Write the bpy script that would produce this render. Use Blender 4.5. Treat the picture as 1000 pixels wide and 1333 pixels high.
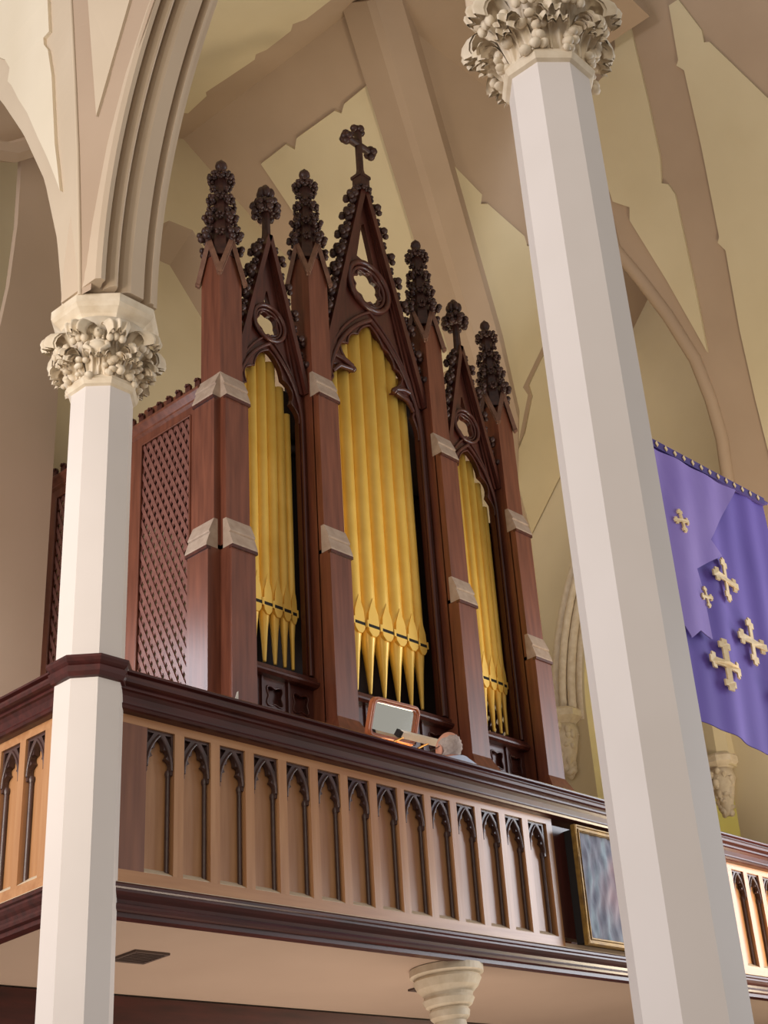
import bpy, bmesh, math, random
from mathutils import Vector, Matrix
from mathutils.geometry import tessellate_polygon
random.seed(7)
C = bpy.context.scene.collection
for o in list(bpy.data.objects): bpy.data.objects.remove(o)
PI = math.pi; R = math.radians

# ------------------------------------------------------------------ camera
cd = bpy.data.cameras.new('camera'); cam = bpy.data.objects.new('camera', cd); C.objects.link(cam)
cd.sensor_fit = 'HORIZONTAL'; cd.sensor_width = 36.0; cd.lens = 68.58
cd.shift_x = -0.2467; cd.shift_y = -0.0673; cd.clip_start = 0.05; cd.clip_end = 200
CR = ((0.610, -0.783, -0.122), (0.330, 0.391, -0.859), (0.721, 0.484, 0.497))
cr, cdn, cf = [Vector(v).normalized() for v in CR]
cr = (cr - cf * cr.dot(cf)).normalized(); up = cr.cross(-cf) * -1
up = (-cf).cross(cr)
m = Matrix(((cr.x, up.x, -cf.x, 0), (cr.y, up.y, -cf.y, 0), (cr.z, up.z, -cf.z, 1.6), (0, 0, 0, 1)))
cam.matrix_world = m
bpy.context.scene.camera = cam

# ------------------------------------------------------------------ world, lights, exposure
sc = bpy.context.scene
sc.view_settings.view_transform = 'Standard'; sc.view_settings.look = 'None'
sc.view_settings.exposure = 0.12; sc.view_settings.gamma = 1.0
sc.view_settings.use_curve_mapping = False
w = bpy.data.worlds.new('World'); sc.world = w; w.use_nodes = True
bg = w.node_tree.nodes['Background']; bg.inputs[0].default_value = (1.0, 0.93, 0.84, 1); bg.inputs[1].default_value = 0.34

def area(name, loc, target, sx, sy, power, col):
    l = bpy.data.lights.new(name, 'AREA'); l.shape = 'RECTANGLE'; l.size = sx; l.size_y = sy
    l.energy = power; l.color = col
    o = bpy.data.objects.new(name, l); C.objects.link(o); o.location = loc
    o.rotation_euler = (Vector(target) - Vector(loc)).to_track_quat('-Z', 'Y').to_euler()
    return o
area('nave_window_light', (-8.0, 6.2, 6.5), (5.5, 5.4, 5.2), 6.0, 6.0, 860, (1.0, 0.945, 0.955))
area('aisle_window_light', (18.0, -1.9, 6.4), (8.0, 5.3, 4.4), 4.4, 6.5, 760, (0.86, 0.91, 1.0))
area('wing_sheen_fill_light', (4.25, 8.2, 5.5), (5.5, 6.6, 5.0), 0.9, 1.5, 42, (0.82, 0.89, 1.0))  # unseen light added for the bluish sheen on the lattice
area('vault_fill_light', (10.5, 3.4, 3.0), (9.0, 6.6, 12.0), 1.6, 1.6, 190, (1.0, 0.84, 0.60))  # added warm fill that brightens the vault from out of view
area('case_top_fill_light', (7.6, 7.5, 7.6), (8.0, 7.0, 12.0), 1.4, 0.6, 24, (1.0, 0.84, 0.60))  # added uplight hidden on the case, brightens the vault behind
area('nave_fill_light', (-1.5, -2.5, 6.0), (6.5, 6.0, 5.2), 2.0, 2.0, 85, (1.0, 0.84, 0.62))  # added fill from the nave side, no lamp known there
area('side_aisle_fill_light', (0.6, 5.0, 4.2), (4.9, 8.3, 6.3), 1.2, 1.2, 62, (1.0, 0.86, 0.68))  # added fill to brighten the left wall
area('gallery_underside_fill', (5.9, 5.75, 0.5), (5.9, 5.8, 3.25), 3.5, 0.6, 62, (1.0, 0.84, 0.68))  # added fill from below to lift the soffit
area('side_chapel_light', (14.3, 8.0, 10.5), (14.6, 8.0, 6.5), 1.5, 1.5, 170, (1.0, 0.93, 0.62))

# ------------------------------------------------------------------ materials
def lin(c):
    c /= 255.0
    return c / 12.92 if c <= 0.04045 else ((c + 0.055) / 1.055) ** 2.4
def rgb(r, g, b): return (lin(r), lin(g), lin(b), 1)
def mat(name, c1, c2=None, rough=0.6, scale=(6, 6, 6), detail=4, metal=0.0, bump=0.0, emit=None, spec=0.5, coat=0.0):
    mt = bpy.data.materials.new(name); mt.use_nodes = True
    nt = mt.node_tree; b = nt.nodes['Principled BSDF']
    b.inputs['Roughness'].default_value = rough; b.inputs['Metallic'].default_value = metal
    b.inputs['Specular IOR Level'].default_value = spec
    b.inputs['Coat Weight'].default_value = coat; b.inputs['Coat Roughness'].default_value = 0.25
    if c2 is None: c2 = tuple(x * 0.85 for x in c1[:3]) + (1,)
    tc = nt.nodes.new('ShaderNodeTexCoord'); mp = nt.nodes.new('ShaderNodeMapping')
    mp.inputs['Scale'].default_value = scale
    nz = nt.nodes.new('ShaderNodeTexNoise'); nz.inputs['Detail'].default_value = detail; nz.inputs['Scale'].default_value = 1.0
    rp = nt.nodes.new('ShaderNodeValToRGB')
    rp.color_ramp.elements[0].position = 0.3; rp.color_ramp.elements[1].position = 0.72
    rp.color_ramp.elements[0].color = c2; rp.color_ramp.elements[1].color = c1
    nt.links.new(tc.outputs['Object'], mp.inputs['Vector']); nt.links.new(mp.outputs['Vector'], nz.inputs['Vector'])
    nt.links.new(nz.outputs['Fac'], rp.inputs['Fac']); nt.links.new(rp.outputs['Color'], b.inputs['Base Color'])
    if bump:
        bp = nt.nodes.new('ShaderNodeBump'); bp.inputs['Strength'].default_value = bump; bp.inputs['Distance'].default_value = 0.01
        nt.links.new(nz.outputs['Fac'], bp.inputs['Height']); nt.links.new(bp.outputs['Normal'], b.inputs['Normal'])
    if emit:
        b.inputs['Emission Color'].default_value = emit[0]; b.inputs['Emission Strength'].default_value = emit[1]
    return mt
M = dict(
    shade=mat('shade_toned_plaster', rgb(112, 98, 82), rgb(100, 86, 72), 0.85, (1, 1, 1)),  # darkened to stand for the shade beyond the left opening
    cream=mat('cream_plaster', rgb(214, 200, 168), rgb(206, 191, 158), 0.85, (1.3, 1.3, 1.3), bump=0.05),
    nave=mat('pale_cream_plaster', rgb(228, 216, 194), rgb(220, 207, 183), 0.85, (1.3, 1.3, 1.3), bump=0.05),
    mocha=mat('mocha_paint', rgb(183, 160, 138), rgb(174, 151, 129), 0.85, (1.1, 1.1, 1.1), bump=0.05),
    mocha_shaded=mat('shaded_mocha_tone', rgb(172, 150, 128), rgb(164, 142, 120), 0.85, (1.1, 1.1, 1.1), bump=0.05),  # mocha darkened so the niche chamfer looks shaded
    taupe=mat('taupe_plaster', rgb(196, 172, 150), rgb(188, 164, 140), 0.85, (0.8, 0.8, 0.8), bump=0.05),
    shaft=mat('white_column_paint', rgb(219, 211, 207), rgb(213, 205, 200), 0.55, (2, 2, 2), bump=0.03),
    carved=mat('cream_carving_paint', rgb(226, 213, 192), rgb(206, 189, 163), 0.6, (14, 14, 14), bump=0.1),
    walnut=mat('red_brown_walnut', rgb(122, 70, 50), rgb(92, 49, 34), 0.36, (28, 28, 2.2), bump=0.05, coat=0.08),
    walnut_dark=mat('dark_walnut', rgb(86, 42, 32), rgb(62, 28, 22), 0.32, (28, 28, 2.2), bump=0.05, coat=0.12),
    carving=mat('dark_carved_walnut', rgb(74, 44, 37), rgb(46, 26, 24), 0.4, (20, 20, 20), bump=0.15),
    archp=mat('stone_coloured_arch_paint', rgb(200, 181, 158), rgb(191, 171, 148), 0.8, (1.3, 1.3, 1.3), bump=0.05),
    band=mat('fan_shading_tone', rgb(206, 189, 166), rgb(198, 180, 156), 0.85, (1.2, 1.2, 1.2), bump=0.05),  # mocha and cream toned for the fan's light and shade
    dusty=mat('dusty_walnut_weathering', rgb(176, 156, 138), rgb(156, 134, 117), 0.7, (16, 16, 16), bump=0.05),
    rake=mat('dulled_walnut_moulding', rgb(132, 96, 78), rgb(110, 76, 60), 0.5, (16, 16, 16)),
    mahog=mat('dark_mahogany', rgb(82, 34, 30), rgb(54, 22, 20), 0.3, (3, 25, 25), bump=0.03, coat=0.12),
    oak=mat('golden_oak', rgb(190, 142, 100), rgb(168, 118, 78), 0.3, (30, 30, 2.0), bump=0.05, coat=0.35),
    oak_h=mat('golden_oak_rail', rgb(190, 142, 100), rgb(168, 118, 78), 0.3, (2, 30, 30), bump=0.05, coat=0.35),
    oakred=mat('reddish_oak', rgb(134, 86, 62), rgb(112, 68, 48), 0.4, (30, 30, 2.0), bump=0.05, coat=0.1),
    dustoak=mat('dusty_oak_sill', rgb(214, 198, 174), rgb(192, 172, 146), 0.7, (14, 14, 14)),
    trace=mat('dark_oak_tracery', rgb(86, 62, 58), rgb(66, 46, 44), 0.35, (16, 16, 16), coat=0.2),
    gold=mat('gold_pipe_paint', rgb(250, 208, 104), rgb(240, 194, 86), 0.34, (5, 5, 5), metal=0.2, bump=0.02),
    black=mat('dark_slot', rgb(26, 18, 14), rgb(20, 14, 12), 0.8),
    inside=mat('shaded_case_interior', rgb(40, 24, 20), rgb(30, 18, 16), 0.8),  # near-black tone standing in for shade inside the case
    lattice=mat('walnut_lattice', rgb(128, 84, 74), rgb(106, 66, 58), 0.35, (24, 24, 24), coat=0.15),
    soffit=mat('tan_soffit_plaster', rgb(190, 166, 148), rgb(180, 156, 138), 0.85, (1, 1, 1), bump=0.04),
    vent=mat('brown_vent_metal', rgb(96, 78, 70), rgb(80, 64, 58), 0.6),
    yellow=mat('yellow_plaster', rgb(214, 205, 138), rgb(206, 196, 126), 0.85, (1, 1, 1)),
    green=mat('olive_cream_plaster', rgb(176, 170, 130), rgb(166, 160, 120), 0.85, (1, 1, 1)),
    purple=mat('purple_banner_cloth', rgb(112, 88, 188), rgb(98, 76, 174), 0.7, (4, 4, 1.2), bump=0.08),
    veil=mat('light_purple_banner_fold', rgb(150, 128, 205), rgb(130, 106, 190), 0.7, (3, 3, 1.5), bump=0.08),
    border=mat('deep_purple_border', rgb(74, 52, 136), rgb(64, 44, 122), 0.7),
    applique=mat('cream_gold_applique', rgb(240, 216, 170), rgb(228, 196, 140), 0.55, (30, 30, 30)),
    gilt=mat('dull_gilt_frame', rgb(158, 124, 58), rgb(110, 82, 38), 0.4, (20, 20, 20), metal=0.35),
    skin=mat('skin', rgb(226, 168, 142), rgb(216, 154, 128), 0.55, (9, 9, 9)),
    hair=mat('thin_grey_hair', rgb(198, 182, 172), rgb(168, 150, 140), 0.8, (60, 60, 30)),
    shirt=mat('pale_blue_shirt_cloth', rgb(208, 218, 236), rgb(196, 206, 226), 0.8, (10, 10, 10), bump=0.05),
    trousers=mat('dark_trouser_cloth', rgb(52, 52, 60), None, 0.85),
    glasses=mat('dark_spectacle_rim', rgb(50, 40, 34), None, 0.4),
    mframe=mat('orange_brown_mirror_wood', rgb(176, 104, 66), rgb(156, 86, 52), 0.35, (20, 4, 20), coat=0.2),
    lamp=mat('cream_lamp_enamel', rgb(238, 222, 196), rgb(230, 212, 184), 0.4),
    brass=mat('brass', rgb(224, 160, 70), rgb(200, 136, 52), 0.35, metal=0.6),
    paper=mat('white_paper', rgb(240, 236, 230), None, 0.8),
    stone=mat('grey_floor_stone', rgb(150, 140, 132), rgb(132, 122, 114), 0.7, (2, 2, 2)),
)
mg = bpy.data.materials.new('mirror_glass'); mg.use_nodes = True
b = mg.node_tree.nodes['Principled BSDF']; b.inputs['Metallic'].default_value = 1.0
b.inputs['Roughness'].default_value = 0.03; b.inputs['Base Color'].default_value = (0.86, 0.88, 0.84, 1); M['mirror'] = mg

def make_canvas():
    mt = bpy.data.materials.new('blue_grey_tapestry'); mt.use_nodes = True; nt = mt.node_tree
    b = nt.nodes['Principled BSDF']; b.inputs['Roughness'].default_value = 0.75
    tc = nt.nodes.new('ShaderNodeTexCoord'); mp = nt.nodes.new('ShaderNodeMapping'); mp.inputs['Scale'].default_value = (14, 14, 4)
    nz = nt.nodes.new('ShaderNodeTexNoise'); nz.inputs['Detail'].default_value = 6; nz.inputs['Scale'].default_value = 1
    rp = nt.nodes.new('ShaderNodeValToRGB')
    rp.color_ramp.elements[0].position = 0.35; rp.color_ramp.elements[0].color = rgb(98, 100, 122)
    rp.color_ramp.elements[1].position = 0.65; rp.color_ramp.elements[1].color = rgb(138, 158, 178)
    e = rp.color_ramp.elements.new(0.5); e.color = rgb(120, 128, 150)
    bp = nt.nodes.new('ShaderNodeBump'); bp.inputs['Strength'].default_value = 0.5; bp.inputs['Distance'].default_value = 0.02
    L = nt.links.new
    L(tc.outputs['Object'], mp.inputs['Vector']); L(mp.outputs['Vector'], nz.inputs['Vector']); L(nz.outputs['Fac'], rp.inputs['Fac'])
    mx = rp.outputs['Color']
    for (px_, pz_, sx_, sz_) in ((7.53, 3.90, 13.0, 9.0), (7.50, 3.72, 6.0, 5.0)):      # the faint woven figure, pinkish on the blue
        m2 = nt.nodes.new('ShaderNodeMapping'); m2.inputs['Location'].default_value = (-px_ * sx_, 0, -pz_ * sz_); m2.inputs['Scale'].default_value = (sx_, 0, sz_)
        gr = nt.nodes.new('ShaderNodeTexGradient'); gr.gradient_type = 'SPHERICAL'
        ml = nt.nodes.new('ShaderNodeMath'); ml.operation = 'MULTIPLY'; ml.inputs[1].default_value = 0.75
        mixn = nt.nodes.new('ShaderNodeMixRGB'); mixn.inputs['Color2'].default_value = rgb(172, 146, 158)
        L(tc.outputs['Object'], m2.inputs['Vector']); L(m2.outputs['Vector'], gr.inputs['Vector']); L(gr.outputs['Fac'], ml.inputs[0])
        L(ml.outputs[0], mixn.inputs['Fac']); L(mx, mixn.inputs['Color1']); mx = mixn.outputs['Color']
    L(mx, b.inputs['Base Color']); L(nz.outputs['Fac'], bp.inputs['Height']); L(bp.outputs['Normal'], b.inputs['Normal'])
    return mt
M['canvas'] = make_canvas()

# ------------------------------------------------------------------ mesh builder
class MB:
    def __init__(s): s.v = []; s.f = []; s.smooth = set()
    def add(s, vs, fs, smooth=False):
        n = len(s.v); s.v += [tuple(p) for p in vs]
        for f in fs:
            if smooth: s.smooth.add(len(s.f))
            s.f.append(tuple(i + n for i in f))
        return s
    def hexa(s, p):   # 8 corners: bottom ring 0-3, top ring 4-7
        return s.add(p, [(0, 3, 2, 1), (4, 5, 6, 7), (0, 1, 5, 4), (1, 2, 6, 5), (2, 3, 7, 6), (3, 0, 4, 7)])
    def box(s, x0, x1, y0, y1, z0, z1):
        return s.hexa([(x0, y0, z0), (x1, y0, z0), (x1, y1, z0), (x0, y1, z0), (x0, y0, z1), (x1, y0, z1), (x1, y1, z1), (x0, y1, z1)])
    def plate(s, outline, d0, d1, fr, holes=()):
        # 2D outline (+holes) extruded from d0 to d1 in frame fr=(o,u,v,n)
        o, u, v, n = [Vector(k) for k in fr]
        loops = [list(outline)] + [list(h) for h in holes]
        flat = [p for l in loops for p in l]
        tris = tessellate_polygon([[Vector((p[0], p[1], 0)) for p in l] for l in loops])
        N = len(flat)
        P = [o + u * p[0] + v * p[1] + n * d0 for p in flat] + [o + u * p[0] + v * p[1] + n * d1 for p in flat]
        F = [tuple(t) for t in tris] + [tuple(i + N for i in reversed(t)) for t in tris]
        k = 0
        for l in loops:
            for i in range(len(l)):
                a = k + i; b2 = k + (i + 1) % len(l); F.append((a, b2, b2 + N, a + N))
            k += len(l)
        return s.add(P, F)
    def tube(s, path, r, n=8, closed=False, smooth=True, ry=None):
        P = [Vector(p) for p in path]; vs = []; m = len(P)
        prev = None
        for i, p in enumerate(P):
            if closed: t = P[(i + 1) % m] - P[i - 1]
            else: t = P[min(i + 1, m - 1)] - P[max(i - 1, 0)]
            t.normalize()
            if prev is None:
                a = Vector((0, 0, 1)) if abs(t.z) < 0.9 else Vector((1, 0, 0))
                a = (a - t * a.dot(t)).normalized()
            else:
                a = prev - t * prev.dot(t)
                a = a.normalized()
            prev = a; b2 = t.cross(a)
            ri = r[i] if isinstance(r, (list, tuple)) else r
            for k in range(n):
                q = 2 * PI * k / n; vs.append(p + a * (ri * math.cos(q)) + b2 * (ri * math.sin(q)))
        fs = []
        for i in range(m if closed else m - 1):
            j = (i + 1) % m
            for k in range(n):
                k2 = (k + 1) % n; fs.append((i * n + k, i * n + k2, j * n + k2, j * n + k))
        s.add(vs, fs, smooth)
        if not closed: s.add(vs[:n], [tuple(reversed(range(n)))]); s.add(vs[-n:], [tuple(range(n))])
        return s
    def lathe(s, prof, c, n=16, ang=0.0, smooth=True, cap=True):   # prof: (r,z)
        vs = []
        for r, z in prof:
            for k in range(n):
                q = ang + 2 * PI * k / n; vs.append((c[0] + r * math.cos(q), c[1] + r * math.sin(q), c[2] + z))
        fs = []
        for i in range(len(prof) - 1):
            for k in range(n):
                k2 = (k + 1) % n; fs.append((i * n + k, i * n + k2, (i + 1) * n + k2, (i + 1) * n + k))
        if cap:
            fs.append(tuple(reversed(range(n)))); fs.append(tuple((len(prof) - 1) * n + k for k in range(n)))
        return s.add(vs, fs, smooth)
    def blob(s, c, r, seg=8, ring=5, rot=None):
        rx, ry, rz = r if isinstance(r, (tuple, list)) else (r, r, r); vs = []; c = Vector(c)
        for i in range(ring + 1):
            t = PI * i / ring
            for k in range(seg):
                q = 2 * PI * k / seg
                p = Vector((rx * math.sin(t) * math.cos(q), ry * math.sin(t) * math.sin(q), rz * math.cos(t)))
                if rot: p = rot @ p
                vs.append(c + p)
        fs = [(i * seg + k, (i + 1) * seg + k, (i + 1) * seg + (k + 1) % seg, i * seg + (k + 1) % seg) for i in range(ring) for k in range(seg)]
        return s.add(vs, fs, True)
    def sweep(s, prof, path_fn, n, closed=True):   # prof list (a,b); path_fn(i)->(origin, axisA, axisB)
        vs = []; m = len(prof)
        for i in range(n):
            o, A, B = path_fn(i)
            for a, b2 in prof: vs.append(Vector(o) + Vector(A) * a + Vector(B) * b2)
        fs = []
        for i in range(n - 1):
            for k in range(m if closed else m - 1):
                k2 = (k + 1) % m; fs.append((i * m + k, i * m + k2, (i + 1) * m + k2, (i + 1) * m + k))
        s.add(vs, fs)
        if closed:
            for i, rev in ((0, True), (n - 1, False)):
                base = vs[i * m:(i + 1) * m]
                o, A, B = path_fn(i)
                tr = tessellate_polygon([[Vector((p[0], p[1], 0)) for p in prof]])
                s.add(base, [tuple(t) for t in tr])
        return s
    def build(s, name, material, parent=None, kind=None, label=None):
        me = bpy.data.meshes.new(name); me.from_pydata(s.v, [], s.f); me.update()
        bm = bmesh.new(); bm.from_mesh(me)
        bmesh.ops.recalc_face_normals(bm, faces=bm.faces)
        bm.to_mesh(me); bm.free()
        for i in s.smooth:
            if i < len(me.polygons): me.polygons[i].use_smooth = True
        me.materials.append(M[material] if isinstance(material, str) else material)
        o = bpy.data.objects.new(name, me); C.objects.link(o)
        if parent: o.parent = parent; 
        if kind: o['kind'] = kind
        if label: o['label'] = label
        return o
def thing(name, label, cat, loc=(0, 0, 0), group=None):
    o = bpy.data.objects.new(name, None); C.objects.link(o); o.location = loc; o.empty_display_size = 0.1
    o['label'] = label; o['category'] = cat
    if group: o['group'] = group
    bpy.context.view_layer.update()
    return o
def tag(o, label, cat, group=None):
    o['label'] = label; o['category'] = cat
    if group: o['group'] = group
    return o
def attach(root):          # world-built children keep their place under a located root
    inv = Matrix.Translation(root.location).inverted()
    for ch in root.children: ch.matrix_parent_inverse = inv
def struct(mb, name, material): return mb.build(name, material, None, 'structure')
def copy_tree(o, parent, d):
    c = o.copy(); C.objects.link(c); c.parent = parent
    for ch in o.children: copy_tree(ch, c, None)
    if d is not None: c.location = Vector(o.location) + Vector(d)
    return c
FX = lambda x=0, y=0, z=0: ((x, y, z), (1, 0, 0), (0, 0, 1), (0, 1, 0))      # plate facing -Y; depth +Y
FW = lambda x=0, y=0, z=0: ((x, y, z), (0, 1, 0), (0, 0, 1), (1, 0, 0))      # plate facing -X; depth +X

# ------------------------------------------------------------------ curve helpers
def arc_half(hw, zs, za, side=1, n=24):
    h = za - zs; Rr = (hw * hw + h * h) / (2 * hw); cx = hw - Rr
    t1 = math.asin(h / Rr)
    return [(side * (cx + Rr * math.cos(t1 * i / n)), zs + Rr * math.sin(t1 * i / n)) for i in range(n + 1)]
def bez(a, c, b2, n=6):
    return [((1 - t) ** 2 * a[0] + 2 * t * (1 - t) * c[0] + t * t * b2[0], (1 - t) ** 2 * a[1] + 2 * t * (1 - t) * c[1] + t * t * b2[1]) for t in [i / n for i in range(n + 1)]]
def cusped_half(hw, zs, za, cusps, n=6):
    # right half of a cusped pointed arch, spring -> apex; cusps: list of (s, depth)
    arc = arc_half(hw, zs, za, 1, 60)
    def pt(s): return arc[min(60, max(0, round(s * 60)))]
    h = za - zs; Rr = (hw * hw + h * h) / (2 * hw); cx = hw - Rr
    def inn(s, d):
        p = pt(s); dx = p[0] - cx; dz = p[1] - zs; L = math.hypot(dx, dz); return (max(0.004, p[0] - dx / L * d), p[1] - dz / L * d)
    kn = [(0, pt(0))] + [(s, inn(s, d)) for s, d in cusps] + [(1, pt(1))]
    out = []
    for (s0, a), (s1, b2) in zip(kn[:-1], kn[1:]):
        mpt = pt((s0 + s1) / 2); c = (2 * mpt[0] - (a[0] + b2[0]) / 2, 2 * mpt[1] - (a[1] + b2[1]) / 2)
        seg = bez(a, c, b2, n); out += seg[(1 if out else 0):]
    out[-1] = (0, za)
    return out
def foil_circle(c, r, k, d, n=6, a0=0.0):
    out = []
    for i in range(k):
        t0 = a0 + 2 * PI * i / k; t1 = a0 + 2 * PI * (i + 1) / k; tm = (t0 + t1) / 2
        a = (math.cos(t0) * (r - d), math.sin(t0) * (r - d)); b2 = (math.cos(t1) * (r - d), math.sin(t1) * (r - d))
        mm = (math.cos(tm) * r, math.sin(tm) * r); q = (2 * mm[0] - (a[0] + b2[0]) / 2, 2 * mm[1] - (a[1] + b2[1]) / 2)
        out += [(c[0] + p[0], c[1] + p[1]) for p in bez(a, q, b2, n)[:-1]]
    return out
def circ(c, r, n=32): return [(c[0] + r * math.cos(2 * PI * i / n), c[1] + r * math.sin(2 * PI * i / n)) for i in range(n)]

# ================================================================== SETTING
XR = 12.3; YW = 9.0
struct(MB().box(-8, 16, -8, 12, -0.1, 0.0), 'floor', 'stone')
# --- vault of the organ bay
kx = 0.56; ky = 0.56 * 5.1 / 2.65
cv = MB()
def slab(mb, pts, t=0.12):
    n = (Vector(pts[1]) - Vector(pts[0])).cross(Vector(pts[2]) - Vector(pts[0])).normalized()
    if n.z < 0: n = -n
    k = len(pts); tops = [tuple(Vector(p) + n * t) for p in pts]
    mb.add(list(pts) + tops, [tuple(range(k)), tuple(reversed(range(k, 2 * k)))] + [(i, (i + 1) % k, k + (i + 1) % k, k + i) for i in range(k)])
zc = 12.25
slab(cv, [(7.2, 6.35, zc), (12.3, 9.0, zc - kx * 5.1), (7.2, 9.0, zc)])
slab(cv, [(3.4, 4.6, zc - kx * 3.8), (3.4, 9.0, zc - kx * 3.8), (7.2, 9.0, zc), (7.2, 4.6, zc)])
slab(cv, [(7.2, 6.35, zc), (12.3, 6.35, zc), (12.3, 9.0, zc - ky * 2.65)])
slab(cv, [(7.2, 4.6, zc), (7.2, 6.35, zc), (9.7, 6.35, zc), (9.7, 5.6, zc), (9.25, 5.6, zc), (9.25, 4.6, zc)])
slab(cv, [(9.7, 5.3, zc + 0.02), (9.7, 6.40, zc + 0.02), (12.4, 6.40, zc + 0.02), (12.4, 5.3, zc + 0.02)])
struct(cv, 'ceiling', 'mocha')
# right web leaning out from the far wall
def Q(y, z, off=0.0): return (16.73 - 0.59 * z - off * 0.861, y, z - off * 0.508)
qm = MB()
qo = [(5.41, 12.9), (5.79, 11.95), (6.06, 10.85), (5.94, 10.48), (5.84, 10.1), (5.77, 9.65), (5.80, 9.27), (5.87, 8.93), (6.04, 8.48), (6.3, 7.6), (6.4, 7.45), (3.0, 7.45), (2.6, 11.82), (3.2, 12.9)]
FQ = ((16.73, 0, 0), (0, 1, 0), (-0.59, 0, 1), (-0.861, 0, -0.508))
qm.plate(qo, -0.12, 0.0, FQ)
struct(qm, 'trim_1', 'mocha')
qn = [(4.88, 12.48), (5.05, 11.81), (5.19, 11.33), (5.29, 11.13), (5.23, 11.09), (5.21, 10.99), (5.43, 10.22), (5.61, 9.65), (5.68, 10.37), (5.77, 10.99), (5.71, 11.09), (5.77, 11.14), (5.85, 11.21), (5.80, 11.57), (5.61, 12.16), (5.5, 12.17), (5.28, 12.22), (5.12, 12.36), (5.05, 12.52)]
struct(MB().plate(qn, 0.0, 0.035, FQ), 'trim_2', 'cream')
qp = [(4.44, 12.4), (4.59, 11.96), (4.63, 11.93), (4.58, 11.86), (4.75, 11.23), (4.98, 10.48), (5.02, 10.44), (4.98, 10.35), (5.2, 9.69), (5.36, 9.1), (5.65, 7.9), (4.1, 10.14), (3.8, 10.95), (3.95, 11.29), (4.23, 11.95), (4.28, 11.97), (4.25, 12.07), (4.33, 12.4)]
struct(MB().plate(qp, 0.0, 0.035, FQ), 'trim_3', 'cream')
# moulded edge of that web (wall rib)
eg = MB()
ed = [Q(y, z) for y, z in qo[1:10]]
eg.tube(ed, 0.07, 8); eg.tube([Vector(p) + Vector((0.16, -0.02, 0)) for p in ed], 0.05, 8)
struct(eg, 'trim_4', 'mocha')
# cream panels on the webs
FF = ((0, 0, zc + kx * 7.2), (1, 0, -kx), (0, 1, 0), (-0.4886, 0, -0.8725))
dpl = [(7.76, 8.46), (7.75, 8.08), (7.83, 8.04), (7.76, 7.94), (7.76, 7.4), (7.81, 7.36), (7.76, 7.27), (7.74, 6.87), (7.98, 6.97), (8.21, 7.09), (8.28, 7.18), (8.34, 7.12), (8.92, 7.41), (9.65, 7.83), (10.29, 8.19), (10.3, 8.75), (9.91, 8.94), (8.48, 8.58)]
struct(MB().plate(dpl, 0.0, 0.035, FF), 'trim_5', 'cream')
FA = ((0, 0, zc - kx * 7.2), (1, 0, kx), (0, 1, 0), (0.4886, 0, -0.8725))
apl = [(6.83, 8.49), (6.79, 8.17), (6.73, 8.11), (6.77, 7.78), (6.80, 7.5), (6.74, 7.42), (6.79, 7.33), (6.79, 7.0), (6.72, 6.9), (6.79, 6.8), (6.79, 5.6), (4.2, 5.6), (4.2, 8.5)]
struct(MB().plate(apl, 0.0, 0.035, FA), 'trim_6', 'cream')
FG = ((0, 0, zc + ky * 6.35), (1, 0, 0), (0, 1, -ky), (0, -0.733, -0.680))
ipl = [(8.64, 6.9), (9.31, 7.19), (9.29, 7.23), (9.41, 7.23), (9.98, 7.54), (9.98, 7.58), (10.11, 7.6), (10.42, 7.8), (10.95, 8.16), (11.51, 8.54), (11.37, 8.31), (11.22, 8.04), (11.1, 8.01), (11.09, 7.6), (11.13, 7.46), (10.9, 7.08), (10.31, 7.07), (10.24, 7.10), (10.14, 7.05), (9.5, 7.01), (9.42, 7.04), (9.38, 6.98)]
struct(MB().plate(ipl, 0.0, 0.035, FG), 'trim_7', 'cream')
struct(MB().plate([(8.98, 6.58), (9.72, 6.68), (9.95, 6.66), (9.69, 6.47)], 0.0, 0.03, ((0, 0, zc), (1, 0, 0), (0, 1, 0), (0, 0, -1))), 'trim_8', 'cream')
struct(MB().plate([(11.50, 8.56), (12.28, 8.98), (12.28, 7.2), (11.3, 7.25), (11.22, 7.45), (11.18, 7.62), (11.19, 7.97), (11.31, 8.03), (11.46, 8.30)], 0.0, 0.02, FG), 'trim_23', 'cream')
# diagonal rib down into the far corner
rb = MB()
ctr = [Vector((7.2 + 5.1 * t, 6.35 + 2.65 * t, zc - kx * 5.1 * t)) for t in (0, 0.2, 0.4, 0.6, 0.75, 0.88)]
sd = Vector((-0.461, 0.887, 0))
def rbp(i):
    nrm = Vector((-0.44, -0.23, -0.87))
    f = (1, 1, 1, 1, 0.85, 0.12)[i]
    return (ctr[i], sd * f, nrm * f)
rb.sweep([(-0.30, -0.25), (-0.28, 0.02), (-0.06, 0.15), (0.02, 0.15), (0.28, 0.02), (0.30, -0.25)], rbp, len(ctr))
struct(rb, 'trim_9', 'mocha')
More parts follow.
